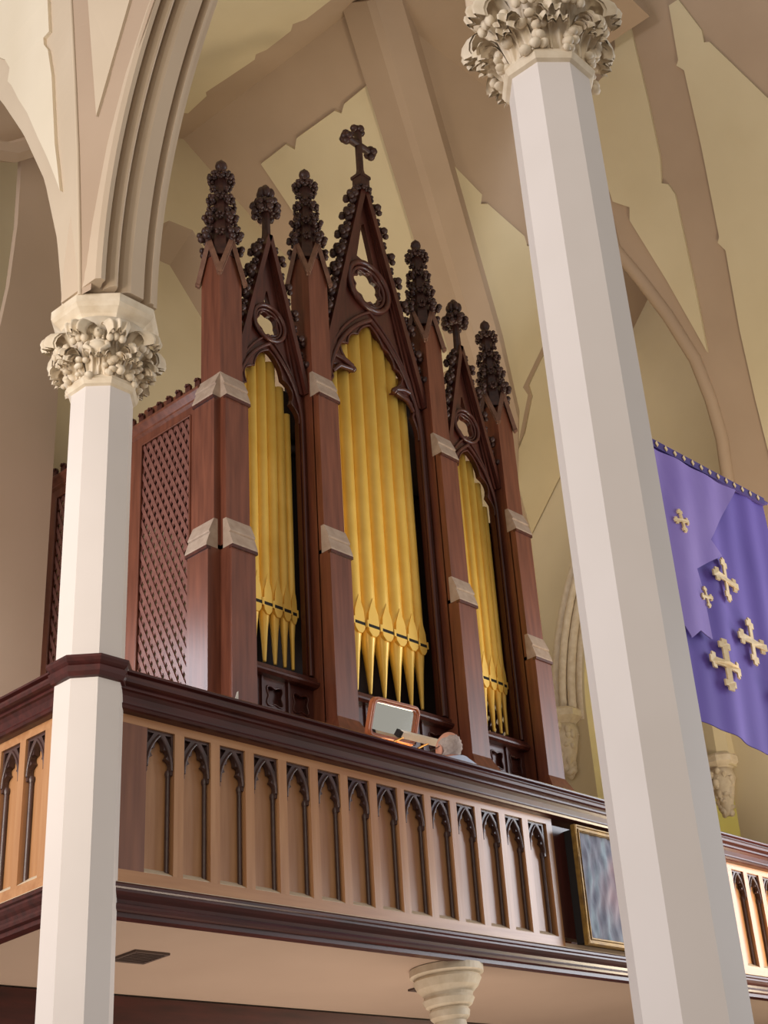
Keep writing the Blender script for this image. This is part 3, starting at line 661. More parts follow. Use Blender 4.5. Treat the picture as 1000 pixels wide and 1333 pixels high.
    fn.lathe([(0.036, 0), (0.03, 0.07), (0.022, 0.09), (0.03, 0.105), (0.026, 0.115), (0.04, 0.13), (0.047, 0.15), (0.041, 0.18), (0.018, 0.205), (0.0, 0.228)], (cx, cy, zf), 12)
    fn.build('finial', 'carving', T)
    # little crockets down the outer gable edges
    return T
tower(5.69, 0, -1); tower(6.568, 1); tower(7.902, 1); tower(8.78, 0, 1)

_ck = MB(); crocket(_ck, (0, 0, 0), (1, 0, 0.001), 1.0, rnd); _co = _ck.build('crocket', 'carving'); CROCKET = _co.data; bpy.data.objects.remove(_co)
def bay(cx, hw, zb, zbase, zapex, harch, zs, za, cusps, ring, rr, foils, wide):
    YP = 6.66
    B = MB()
    half = cusped_half(harch, zs, za, cusps, 6)
    outl = [(-hw, zb), (-hw, zbase), (0, zapex), (hw, zbase), (hw, zb), (harch, zb)] + half + [(-p[0], p[1]) for p in reversed(half[:-1])] + [(-harch, zb)]
    rz = ring
    holes = [foil_circle((0, rz), rr * 0.72, foils, rr * 0.13, 6, R(10))]
    sl = hw / (zapex - zbase)
    if wide:
        # narrow eye above the ring
        zt = rz + rr * 1.12; hh = zapex - 0.40
        holes.append([(-(zapex - zt) * sl * 0.42, zt + 0.03), (0, zt + 0.0), ((zapex - zt) * sl * 0.42, zt + 0.03), (0.012, hh), (-0.012, hh)])
        for s in (1, -1):
            xx = s * 0.335; holes.append([(xx - 0.05, rz - 0.40 + 0.11), (xx - 0.02, rz - 0.26), (xx + 0.03, rz - 0.24), (xx + 0.045, rz - 0.33), (xx + 0.03, rz - 0.44), (xx - 0.02, rz - 0.42)] if s > 0 else
                                      [(xx + 0.05, rz - 0.40 + 0.11), (xx + 0.02, rz - 0.26), (xx - 0.03, rz - 0.24), (xx - 0.045, rz - 0.33), (xx - 0.03, rz - 0.44), (xx + 0.02, rz - 0.42)])
    else:
        zt = rz + rr * 1.15
        holes.append([(-0.03, zt + 0.02), (0, zt), (0.03, zt + 0.02), (0.006, zt + 0.13), (-0.006, zt + 0.13)])
    B.plate(outl, 0.0, 0.045, FX(cx, YP), holes)
    S = B.build('bay_screen', 'walnut_dark', ORG)
    P = lambda x, z, d: Vector((cx + x, YP + d, z))
    # mouldings: arch rolls continued down the jambs, ring, ogee
    a = arc_half(harch + 0.02, zs, za + 0.045, 1, 20); tr = MB()
    big = 0.021 if wide else 0.015
    for s in (1, -1):
        tr.tube([P(s * (harch + 0.02), zb, -0.012)] + [P(s * p[0], p[1], -0.012) for p in a], big, 8)
        a3 = arc_half(harch + 0.052 if wide else harch + 0.04, zs, za + 0.13, 1, 20)
        tr.tube([P(s * a3[0][0], zb, -0.006)] + [P(s * p[0], p[1], -0.006) for p in a3], big * 0.7, 8)
        tr.tube([P(s * p[0], p[1], 0.0) for p in half], big * 0.55, 6)
        for sx, dp in cusps:
            if dp > 0.1:
                i = round(sx * 60)
                # bulbous cusp ends
        for i in range(1, len(half) - 1):
            pass
    tr.build('arch_moulding', 'walnut_dark', S)
    rg = MB()
    for r_, m_, d_ in ((rr * 0.98, rr * 0.11, -0.02), (rr * 0.80, rr * 0.07, -0.008)):
        rg.tube([P(p[0], rz + p[1], d_) for p in circ((0, 0), r_, 36)], m_, 8, True)
    rg.tube([P(p[0], p[1], 0.0) for p in holes[0]], rr * 0.05, 6, True)
    rg.build('tracery_ring', 'walnut_dark', S)
    for sx, dp in cusps:
        if dp > 0.08:
            ii = min(range(len(half)), key=lambda j: half[j][0] + abs(half[j][1] - (zs + (za - zs) * 0.42)) * 0.6)
            x, z = half[ii]
            for s in (1, -1):
                bulbs = MB()
                arcp = min(arc_half(harch, zs, za, 1, 40), key=lambda q: abs(q[1] - z - 0.04))
                bulbs.tube([P(s * (arcp[0] + .01), z + 0.07, -0.005), P(s * (arcp[0] * .6 + x * .4), z + 0.065, -0.012), P(s * (x + 0.03), z + 0.03, -0.015), P(s * (x - 0.005), z - 0.008, -0.012)], [0.022, 0.024, 0.026, 0.012], 8)
                bulbs.tube([P(s * (arcp[0] + .03), z - 0.10, -0.005), P(s * (arcp[0] * .7 + x * .3 + .02), z - 0.02, -0.012), P(s * (x + 0.03), z - 0.0, -0.015)], [0.018, 0.022, 0.02], 8)
                bulbs.blob(P(s * (x + 0.012), z + 0.01, -0.012), 0.03, 8, 6)
                bulbs.build('cusp_boss', 'walnut_dark', S)
    # raking gable mouldings
    rkm = MB(); th = math.atan2(zapex - zbase, hw); nx, nz = math.sin(th), math.cos(th)
    wr = 0.05 if wide else 0.04
    for s in (1, -1):
        for off, r_, d0, d1 in ((0.0, wr * 0.5, -0.06, 0.05), (-wr * 1.15, wr * 0.32, -0.03, 0.02), (-wr * 2.0, wr * 0.25, -0.015, 0.01)):
            A = (s * (hw + nx * off), zbase + nz * off); Bp = (0 if off == 0 else s * 0.004, zapex + nz * off - (0 if off == 0 else 0.02))
            e = Vector((Bp[0] - A[0], 0, Bp[1] - A[1])).normalized(); pn = Vector((e.z * s, 0, -e.x * s)) * r_
            a0, b0 = P(A[0], A[1], 0), P(Bp[0], Bp[1], 0)
            D0, D1 = Vector((0, d0, 0)), Vector((0, d1, 0))
            rkm.hexa([a0 - pn + D0, a0 + pn + D0, a0 + pn + D1, a0 - pn + D1, b0 - pn + D0, b0 + pn + D0, b0 + pn + D1, b0 - pn + D1])
    rkm.build('gable_rake', 'walnut_dark', S)
    L = math.hypot(hw, zapex - zbase); step = 0.118 if wide else 0.105; n = int(L / step)
    for s in (1, -1):
        for i in range(2, n):
            f = i / n; big2 = (0.098 if i % 2 == 0 else 0.06) * (1.0 if wide else 0.85)
            c = bpy.data.objects.new('crocket', CROCKET); C.objects.link(c); c.parent = S
            q = Matrix.Rotation(rnd.uniform(-.2, .2), 4, 'Y') @ Matrix.Diagonal((s, 1, 1, 1)) @ Matrix.Rotation(-math.atan2(nz, nx), 4, 'Y')
            c.matrix_local = Matrix.Translation(P(s * (hw * (1 - f) + nx * wr * 0.4), zbase + (zapex - zbase) * f + nz * wr * 0.4, -0.01)) @ q @ Matrix.Scale(big2, 4)
    return S
def cpipe(x, r, ztop, zm, zf, y=6.75):
    Pp = MB().lathe([(r * .98, 0), (r, 0.005), (r, ztop - zm), (r * .9, ztop - zm)], (x, y, zm), 20).build('organ_pipe', 'gold', ORG)
    MB().lathe([(0.011, 0), (0.012, 0.01), (r * 0.55, (zm - zf) * .55), (r * .9, zm - zf - 0.03), (r * .98, zm - zf - 0.012)], (x, y, zf), 16).build('pipe_foot', 'gold', Pp)
    mo = MB(); w0 = r * 0.95
    mo.box(x - w0 * .85, x + w0 * .85, y - r * 1.03, y - r * .4, zm - 0.012, zm + 0.012); mo.build('mouth_slot', 'black', Pp)
    lp = MB(); k = [(-w0 * .85, zm + 0.012), (-w0 * .72, zm + 0.10), (0, zm + 0.225), (w0 * .72, zm + 0.10), (w0 * .85, zm + 0.012)]
    lp.plate(k, -0.0, 0.03, FX(x, y - r * 1.04)); 
    lo = [(-w0 * .85, zm - 0.012), (w0 * .85, zm - 0.012), (w0 * .75, zm - 0.045), (w0 * .3, zm - 0.075), (-w0 * .3, zm - 0.075), (-w0 * .75, zm - 0.045)]
    lp.plate(lo, 0.0, 0.03, FX(x, y - r * 1.04)); lp.build('lip', 'gold', Pp)
    for s in (1, -1): MB().box(x + s * w0 - 0.006, x + s * w0 + 0.006, y - r * 1.12, y - r * .3, zm - 0.02, zm + 0.035).build('ear', 'gold', Pp)
CXC, CXL, CXR = 7.235, 6.128, 8.342
SC = bay(CXC, 0.567, 5.42, 8.10, 10.16, 0.497, 7.78, 8.69, [(0.20, 0.03), (0.42, 0.20), (0.62, 0.035), (0.80, 0.03)], 9.07, 0.235, 8, True)
SL = bay(CXL, 0.338, 5.42, 7.66, 8.98, 0.285, 7.40, 7.93, [(0.26, 0.05), (0.60, 0.045)], 8.16, 0.155, 5, False)
SRr = bay(CXR, 0.338, 5.42, 7.66, 8.98, 0.285, 7.40, 7.93, [(0.26, 0.05), (0.60, 0.045)], 8.16, 0.155, 5, False)
for k, (d, r, zt) in enumerate([(0, .0705, 8.735), (.142, .0695, 8.70), (.277, .0635, 8.58), (.392, .052, 8.36)]):
    for s in ((1, -1) if d else (1,)): cpipe(CXC + s * d + 0.008, r, zt, 5.972, 5.48)
for cxx in (CXL, CXR):
    for d, r, zt in [(0, .046, 7.95), (.092, .045, 7.88), (.178, .040, 7.70), (.25, .03, 7.5)]:
        for s in ((1, -1) if d else (1,)): cpipe(cxx + s * d - (0.008 if cxx < 7 else -0.008), r, zt, 5.883, 5.482)
# central finial cross and the two poppy-head finials
fc = MB(); cx = CXC; y = 6.65
fc.box(cx - 0.052, cx + 0.052, y - 0.052, y + 0.052, 10.10, 10.28); fc.box(cx - 0.062, cx + 0.062, y - 0.062, y + 0.062, 10.24, 10.27)
for k in range(8): crocket(fc, (cx + 0.035 * math.cos(k * PI / 4), y + 0.035 * math.sin(k * PI / 4), 10.10), (math.cos(k * PI / 4), math.sin(k * PI / 4), 0), 0.05, rnd)
fc.lathe([(0.048, 10.27), (0.034, 10.34), (0.034, 10.70)], (cx, y, 0), 8, R(22.5), False)
def flare(mb, p0, p1, a, b2, d):
    mb.tube([p0, tuple((Vector(p0) + Vector(p1)) / 2), p1], [a, a * 1.02, b2], 6)
    v = (Vector(p1) - Vector(p0)).normalized(); s = Vector((-v.z, 0, v.x))
    for q in (Vector((0, 0, 0)), s * 0.042 - v * 0.018, s * -0.042 - v * 0.018, Vector((0, -0.035, 0)) - v * 0.02, Vector((0, 0.035, 0)) - v * 0.02): mb.blob(Vector(p1) + q, d, 8, 6)
flare(fc, (cx, y, 10.64), (cx, y, 10.83), 0.034, 0.04, 0.037)
flare(fc, (cx, y, 10.64), (cx - 0.17, y, 10.64), 0.034, 0.04, 0.037); flare(fc, (cx, y, 10.64), (cx + 0.17, y, 10.64), 0.034, 0.04, 0.037)
fc.build('cross_finial', 'carving', SC)
for cxx, S in ((CXL, SL), (CXR, SRr)):
    f = MB(); f.lathe([(0.042, 8.92), (0.036, 9.0), (0.03, 9.22), (0.03, 9.30)], (cxx, y, 0), 8, R(22.5), False)
    for k in range(8):
        q = k * PI / 4; crocket(f, (cxx + 0.02 * math.cos(q), y + 0.02 * math.sin(q), 9.25), (math.cos(q), math.sin(q), -0.1), 0.09, rnd)
    for k in range(6):
        q = k * PI / 3; f.blob((cxx + 0.042 * math.cos(q), y + 0.042 * math.sin(q), 9.41), (0.032, 0.032, 0.05), 8, 6)
    f.blob((cxx, y, 9.44), (0.04, 0.04, 0.065), 8, 6); f.build('poppy_head_finial', 'carving', S)
# sills, transom mouldings and quatrefoil panels under the pipes
for cxx, hw in ((CXC, 0.567), (CXL, 0.338), (CXR, 0.338)):
    s = MB()
    pr = [(6.62, 5.33), (6.60, 5.345), (6.60, 5.36), (6.62, 5.375), (6.625, 5.40), (6.70, 5.425), (6.90, 5.425), (6.90, 5.33)]
    n = len(pr); s.add([(cxx - hw, a, z) for a, z in pr] + [(cxx + hw, a, z) for a, z in pr], [tuple(range(n)), tuple(reversed(range(n, 2 * n)))] + [(i, (i + 1) % n, n + (i + 1) % n, n + i) for i in range(n)])
    s.build('pipe_sill', 'walnut_dark', ORG)
    pb = MB().box(cxx - hw, cxx + hw, 6.70, 6.74, 3.46, 5.335); npan = 4 if hw > .4 else 3
    PB = pb.build('lower_panelling', 'walnut_dark', ORG)
    wd = 2 * hw / npan
    for k in range(npan):
        c = cxx - hw + wd * (k + .5)
        q = MB().plate([(-wd / 2, 5.09), (wd / 2, 5.09), (wd / 2, 5.335), (-wd / 2, 5.335)], 0, 0.03, FX(c, 6.67), [foil_circle((0, 5.21), min(wd, .2) * .44, 4, 0.035, 6, 0)])
        q.tube([(c + p[0], 6.668, p[1]) for p in foil_circle((0, 5.21), min(wd, .2) * .44, 4, 0.035, 6, 0)], 0.006, 6, True)
        q.box(c - wd / 2 - .008, c - wd / 2 + .008, 6.655, 6.68, 4.4, 5.335)
        q.box(c - wd / 2, c + wd / 2, 6.67, 6.70, 4.4, 5.09)
        q.build('quatrefoil_panel', 'walnut_dark', PB)
MB().box(5.85, 6.62, 6.98, 7.02, 3.46, 7.92).build('backing_board', 'inside', ORG)  # dark boards added behind the pipes to stand for the case's shade
MB().box(6.62, 7.86, 6.98, 7.02, 3.46, 8.45).build('backing_board', 'inside', ORG)
MB().box(7.86, 7.90, 6.80, 8.45, 3.46, 7.36).box(7.86, 8.12, 6.98, 7.02, 7.3, 8.40).build('partition', 'inside', ORG)  # added to block light showing past the pipes
MB().box(CXC - .567, CXC + .62, 6.98, 7.02, 8.40, 8.62).build('backing_board', 'inside', ORG)
# the sides of the case with their lattices, the cornice and cresting
def side_wall(X, face):
    n = 1 if face < 0 else -1
    d0, d1 = (X, X + 0.03 * n)
    xs = (min(d0, d1), max(d0, d1))
    W = MB()
    pan = [(6.9, 7.43), (7.60, 8.42)]
    W.box(*xs, 6.758, 6.9, 3.46, 7.38); W.box(*xs, 7.43, 7.60, 3.46, 7.38); W.box(*xs, 8.42, 8.52, 3.46, 7.38)
    for a, b2 in pan: W.box(*xs, a, b2, 7.26, 7.38); W.box(*xs, a, b2, 3.46, 4.42)
    S = W.build('case_side', 'walnut', ORG)
    for a, b2 in pan:
        bead = MB()
        for q in ((a, 4.42, a, 7.26), (b2, 4.42, b2, 7.26), (a, 7.26, b2, 7.26), (a, 4.42, b2, 4.42)):
            bead.tube([(X - 0.004 * n, q[0], q[1]), (X - 0.004 * n, q[2], q[3])], 0.008, 6)
        bead.build('lattice_bead', 'walnut', S)
        L = MB(); pitch = 0.124; hb = 0.0138; sl = 2.1
        for sg, xo in ((1, 0.006), (-1, 0.014)):
            for k in range(-160, 160):
                c = k * pitch + 4.42 - sg * sl * a
                if sg > 0: ya = max(a, (4.42 - c) / sl); yb = min(b2, (7.26 - c) / sl)
                else: ya = max(a, (c - 7.26) / sl); yb = min(b2, (c - 4.42) / sl)
                if yb - ya < 0.006: continue
                z = lambda yy: c + sg * sl * yy
                p0 = Vector((X + xo * n, ya, z(ya))); p1 = Vector((X + xo * n, yb, z(yb)))
                pn = Vector((0, -sg * sl, 1)).normalized() * hb; dx = Vector((0.008 * n, 0, 0))
                L.hexa([p0 - pn, p0 + pn, p0 + pn + dx, p0 - pn + dx, p1 - pn, p1 + pn, p1 + pn + dx, p1 - pn + dx])
        L.build('lattice', 'lattice', S)
    cr_ = MB(); pr = [(0, 7.33), (-0.02, 7.345), (-0.02, 7.36), (-0.03, 7.37), (-0.055, 7.395), (-0.06, 7.41), (-0.05, 7.425), (-0.03, 7.43), (0.06, 7.43), (0.06, 7.33)]
    cr_.sweep(pr, lambda i: ((X, 6.76 if i == 0 else 8.52, 0), (n, 0, 0), (0, 0, 1)), 2); cr_.build('side_cornice', 'walnut', S)
    for k in range(17):
        yy = 6.80 + k * 0.102
        tb = MB(); tb.plate([(-0.026, 7.43), (0.026, 7.43), (0.026, 7.485), (0.018, 7.505), (0, 7.515), (-0.018, 7.505), (-0.026, 7.485)], 0, 0.02, ((X - 0.03 * n, yy, 0), (0, 1, 0), (0, 0, 1), (n, 0, 0)))
        tb.tube([(X - 0.035 * n, yy - 0.02, 7.49), (X - 0.042 * n, yy, 7.50), (X - 0.035 * n, yy + 0.02, 7.49)], 0.008, 6)
        tb.build('cresting_tab', 'walnut_dark', S)
    MB().box(min(X, X + .04 * n), max(X, X + .04 * n), 6.76, 8.52, 7.43, 7.455).build('cresting_base', 'walnut_dark', S)
side_wall(5.62, -1); side_wall(8.85, 1)
MB().box(5.66, 8.81, 6.80, 8.5, 7.36, 7.42).build('case_roof', 'inside', ORG)
MB().hexa([(5.75, 7.15, 7.42), (6.3, 7.15, 7.42), (6.3, 7.7, 7.42), (5.75, 7.7, 7.42), (5.8, 7.2, 7.68), (6.3, 7.2, 7.68), (6.3, 7.65, 7.74), (5.8, 7.65, 7.74)]).build('swell_box', 'walnut', ORG)
attach(ORG)

# ================================================================== ORGANIST, CONSOLE, MIRROR, LAMP
cs_ = thing('organ_console', 'dark wooden organ console behind the gallery front', 'console', (6.72, 6.2, 3.46))
MB().box(6.2, 7.3, 6.25, 6.37, 3.46, 4.55).build('console_case', 'walnut_dark', cs_)
MB().box(6.3, 7.2, 6.09, 6.25, 4.20, 4.23).build('keyboard', 'carved', cs_)
MB().box(6.2, 7.3, 6.09, 6.25, 4.13, 4.20).build('key_bed', 'walnut_dark', cs_)
attach(cs_)
bn = thing('organ_bench', 'plain wooden organ bench under the seated organist', 'bench', (6.75, 5.74, 3.46))
MB().box(6.34, 7.0, 5.60, 5.88, 3.80, 3.85).build('seat', 'walnut', bn)
for x in (6.37, 6.93): MB().box(x, x + 0.04, 5.62, 5.86, 3.46, 3.80).build('leg', 'walnut', bn)
attach(bn)
# mirror
P0, P1, P2, P3 = Vector((6.323, 6.0, 5.043)), Vector((6.76, 6.0, 5.058)), Vector((6.76, 6.075, 4.812)), Vector((6.323, 6.075, 4.797))
ux = (P1 - P0).normalized(); vz = (P0 - P3).normalized(); nn = ux.cross(vz); nn = -nn if nn.y < 0 else nn
mo = (P0 + P1 + P2 + P3) / 4; W2 = (P1 - P0).length / 2; H2 = (P0 - P3).length / 2
def rrect(a, b2, r, n=6):
    out = []
    for qx, qz, t0 in ((a - r, b2 - r, 0), (-a + r, b2 - r, PI / 2), (-a + r, -b2 + r, PI), (a - r, -b2 + r, 1.5 * PI)):
        out += [(qx + r * math.cos(t0 + PI / 2 * i / n), qz + r * math.sin(t0 + PI / 2 * i / n)) for i in range(n + 1)]
    return out
mr = thing('mirror', 'tilted round-cornered wood framed mirror above the organist', 'mirror', tuple(mo))
fm = (tuple(mo), tuple(ux), tuple(vz), tuple(nn))
f_ = MB().plate(rrect(W2, H2, 0.05), -0.012, 0.016, fm, [rrect(W2 - 0.034, H2 - 0.034, 0.024)])
f_.tube([mo + ux * p[0] + vz * p[1] - nn * 0.012 for p in rrect(W2 - 0.014, H2 - 0.014, 0.04)], 0.012, 6, True)
f_.build('mirror_frame', 'mframe', mr)
MB().plate(rrect(W2 - 0.03, H2 - 0.03, 0.024), 0.0, 0.006, fm).build('mirror_glass', 'mirror', mr)
MB().tube([mo + nn * 0.02, (6.54, 6.29, 4.75), (6.54, 6.31, 4.552)], 0.012, 8).build('stand', 'walnut_dark', mr)
attach(mr)
# music lamp
lp = thing('music_lamp', 'white bar music lamp with black end on thin brass arms', 'lamp', (6.68, 5.95, 4.55))
a, b2 = Vector((6.50, 5.95, 4.812)), Vector((6.90, 5.95, 4.822)); e = (b2 - a).normalized()
bar = MB().tube([a, b2], 0.028, 4, smooth=False); bar.build('lamp_bar', 'lamp', lp)
MB().tube([a - e * 0.022, a + e * 0.004], 0.03, 4, smooth=False).build('end_cap', 'black', lp)
for p0, p1 in (((6.431, 5.95, 4.742), (6.545, 5.95, 4.80)), ((6.66, 5.95, 4.747), (6.785, 5.95, 4.812))):
    MB().tube([p0, p1], 0.007, 8).tube([p0, (p0[0] + 0.02, 6.28, 4.56)], 0.006, 8).build('arm', 'brass', lp)
l = bpy.data.lights.new('music_lamp_bulb', 'AREA'); l.shape = 'RECTANGLE'; l.size = 0.3; l.size_y = 0.03; l.energy = 7.0; l.color = (1.0, 0.66, 0.36)
lo = bpy.data.objects.new('music_lamp_bulb', l); C.objects.link(lo); lo.location = (6.7, 5.985, 4.772); lo.rotation_euler = (R(35), 0, 0)
attach(lp)
# person
def skinned(name, verts, edges, radii, material, parent, root=0, sub=2):
    me = bpy.data.meshes.new(name); me.from_pydata(verts, edges, []); o = bpy.data.objects.new(name, me); C.objects.link(o)
    md = o.modifiers.new('skin', 'SKIN'); 
    for i, v in enumerate(me.skin_vertices[0].data):
        r = radii[i]; v.radius = (r, r) if not isinstance(r, tuple) else r; v.use_root = (i == root)
    md.use_smooth_shade = True
    s = o.modifiers.new('sub', 'SUBSURF'); s.levels = sub; s.render_levels = sub
    me.materials.append(M[material]); o.parent = parent
    return o
hx, hy, hz = 6.662, 5.70, 4.662
pr = thing('person', 'elderly organist with thin grey hair, glasses and pale blue shirt, seen from behind', 'person', (hx, hy, 3.46))
V_, E_, R_ = [], [], []
def J(p, r, par=None):
    V_.append(p); R_.append(r)
    if par is not None: E_.append((par, len(V_) - 1))
    return len(V_) - 1
pel = J((hx, hy + 0.02, 4.04), 0.13); sp1 = J((hx, hy - 0.01, 4.22), 0.125, pel); ch = J((hx, hy - 0.04, 4.38), (0.14), sp1); nk = J((hx, hy - 0.05, 4.50), 0.07, ch)
n2 = J((hx, hy + 0.01, 4.575), 0.052, nk)
for s in (-1, 1):
    sh = J((hx + s * 0.18, hy - 0.025, 4.505), 0.062, ch); el = J((hx + s * 0.22, hy + 0.06, 4.22), 0.045, sh); wr_ = J((hx + s * 0.14, hy + 0.27, 4.30), 0.028, el)
    pm = J((hx + s * 0.12, hy + 0.345, 4.305), (0.028), wr_)
    for fi, (dx, ln) in enumerate(((-0.03, .062), (-0.01, .072), (0.012, .068), (0.032, .052))):
        f1 = J((hx + s * 0.12 + dx, hy + 0.37 + ln * .3, 4.308), 0.009, pm); f2 = J((hx + s * 0.12 + dx * 1.15, hy + 0.37 + ln * .75, 4.296), 0.008, f1); J((hx + s * 0.12 + dx * 1.2, hy + 0.37 + ln, 4.276), 0.007, f2)
    th = J((hx + s * 0.12 - s * 0.035, hy + 0.335, 4.295), 0.010, pm); J((hx + s * 0.12 - s * 0.05, hy + 0.37, 4.285), 0.008, th)
    hp = J((hx + s * 0.09, hy + 0.05, 4.02), 0.085, pel); kn = J((hx + s * 0.12, hy + 0.36, 3.97), 0.06, hp); an = J((hx + s * 0.12, hy + 0.28, 3.56), 0.042, kn); J((hx + s * 0.13, hy + 0.41, 3.50), 0.032, an)
body = skinned('body', V_, E_, R_, 'skin', pr)
hd = MB()
def head_pt(t, q):   # t: 0 top .. pi chin; q azimuth (0 = +Y face)
    rx, ry, rz = 0.070, 0.090, 0.110
    x = rx * math.sin(t) * math.sin(q); yv = ry * math.sin(t) * math.cos(q); z = rz * math.cos(t)
    if z < 0:
        k = 1 + z * 2.6; x *= k; yv = yv * (1 + z * 1.5) + (-z) * 0.22
    if yv > 0.05 and abs(x) < 0.02: yv += 0.018 * math.exp(-((z + 0.02) / 0.022) ** 2)
    return Vector((hx + x, hy + yv, hz + z))
nr, ns = 20, 28
hv = [head_pt(PI * i / nr, 2 * PI * k / ns) for i in range(nr + 1) for k in range(ns)]
hd.add(hv, [(i * ns + k, (i + 1) * ns + k, (i + 1) * ns + (k + 1) % ns, i * ns + (k + 1) % ns) for i in range(nr) for k in range(ns)], True)
for s in (-1, 1):
    hd.blob((hx + s * 0.071, hy + 0.004, hz - 0.012), (0.009, 0.019, 0.032), 10, 8); hd.tube([(hx + s * .077, hy - .012, hz - .03), (hx + s * .079, hy - .014, hz - .005), (hx + s * .077, hy + .006, hz + .018)], 0.005, 6)
hd.blob((hx, hy + 0.104, hz - 0.028), (0.013, 0.016, 0.014), 8, 6)
hd.blob((hx, hy + 0.092, hz - 0.062), (0.022, 0.01, 0.006), 8, 6)
hd.build('head', 'skin', pr)
hr = MB(); hs = []
for i in range(13):
    for k in range(29):
        q = R(78) + R(204) * k / 28; top = R(66) - R(14) * math.sin((k / 28) * PI); t = top + (R(116) - top) * i / 12
        hs.append(head_pt(t, q) + (head_pt(t, q) - Vector((hx, hy, hz))).normalized() * (0.005 + 0.003 * math.sin(k * 5.1 + i * 2.3)))
hr.add(hs, [(i * 29 + k, (i + 1) * 29 + k, (i + 1) * 29 + k + 1, i * 29 + k + 1) for i in range(12) for k in range(28)], True); hr.build('hair', 'hair', pr)
gl = MB()
for s in (-1, 1):
    gl.tube([(hx + s * 0.077, hy + 0.0, hz + 0.008), (hx + s * 0.074, hy + 0.085, hz + 0.004)], 0.003, 6)
    gl.tube([(hx + s * 0.036 + 0.026 * math.cos(q), hy + 0.104, hz + 0.0 + 0.02 * math.sin(q)) for q in [2 * PI * i / 16 for i in range(16)]], 0.003, 6, True)
gl.build('glasses', 'glasses', pr)
SV, SE, SRd = [], [], []
def J2(p, r, par=None):
    SV.append(p); SRd.append(r)
    if par is not None: SE.append((par, len(SV) - 1))
    return len(SV) - 1
q0 = J2((hx, hy + 0.01, 4.06), 0.145); q1 = J2((hx, hy - 0.012, 4.22), 0.142, q0); q2 = J2((hx + .02, hy - 0.085, 4.46), 0.165, q1); q3 = J2((hx, hy - 0.045, 4.57), 0.08, q2)
for s in (-1, 1):
    a_ = J2((hx + s * 0.185, hy - 0.03, 4.52), 0.085, q2); b_ = J2((hx + s * 0.224, hy + 0.06, 4.22), 0.058, a_); J2((hx + s * 0.15, hy + 0.24, 4.285), 0.042, b_)
skinned('shirt', SV, SE, SRd, 'shirt', pr)
MB().lathe([(0.066, -0.03), (0.064, 0.0), (0.058, 0.022), (0.052, 0.02)], (hx, hy + 0.0, 4.575), 20).build('shirt_collar', 'shirt', pr)
TV, TE, TR = [], [], []
SV, SE, SRd = [], [], []
q0 = J2((hx, hy + 0.02, 4.05), 0.15)
for s in (-1, 1):
    a_ = J2((hx + s * 0.09, hy + 0.05, 4.03), 0.098, q0); b_ = J2((hx + s * 0.12, hy + 0.36, 3.975), 0.074, a_); J2((hx + s * 0.12, hy + 0.30, 3.58), 0.058, b_)
skinned('trousers', SV, SE, SRd, 'trousers', pr)
attach(pr)

# ================================================================== SMALL THINGS
fp = thing('framed_picture', 'gilt framed blue-grey embroidered cloth hung on the gallery front', 'picture', (7.57, 5.2, 3.40))
x0, x1, z0, z1 = 7.155, 7.95, 3.41, 4.125; yy = 5.175
fr_ = MB()
fr_.plate([(x0, z0), (x1, z0), (x1, z1), (x0, z1)], 0.0, 0.03, FX(0, yy), [[(x0 + .04, z0 + .04), (x1 - .04, z0 + .04), (x1 - .04, z1 - .04), (x0 + .04, z1 - .04)]])
for o1, r1 in ((0.008, 0.01), (0.032, 0.009)):
    fr_.tube([(x0 + o1, yy, z0 + o1), (x1 - o1, yy, z0 + o1), (x1 - o1, yy, z1 - o1), (x0 + o1, yy, z1 - o1)], r1, 6, True, False)
fr_.build('picture_frame', 'gilt', fp)
cvs = MB(); nxx, nzz = 40, 30; g = []
rr = random.Random(5)
for i in range(nxx + 1):
    for j in range(nzz + 1):
        x = x0 + .035 + (x1 - x0 - .07) * i / nxx; z = z0 + .035 + (z1 - z0 - .07) * j / nzz
        g.append((x, yy + 0.018 + 0.004 * math.sin(x * 70 + 3 * math.sin(z * 11)) + 0.003 * math.sin(x * 31 - z * 40), z))
cvs.add(g, [(i * (nzz + 1) + j, (i + 1) * (nzz + 1) + j, (i + 1) * (nzz + 1) + j + 1, i * (nzz + 1) + j + 1) for i in range(nxx) for j in range(nzz)], True)
cvs.build('embroidered_cloth', 'canvas', fp)
MB().box(x0 + .02, x1 - .02, yy + 0.03, YB, z0 + .02, z1 - .02).build('backing_board', 'black', fp)
attach(fp)

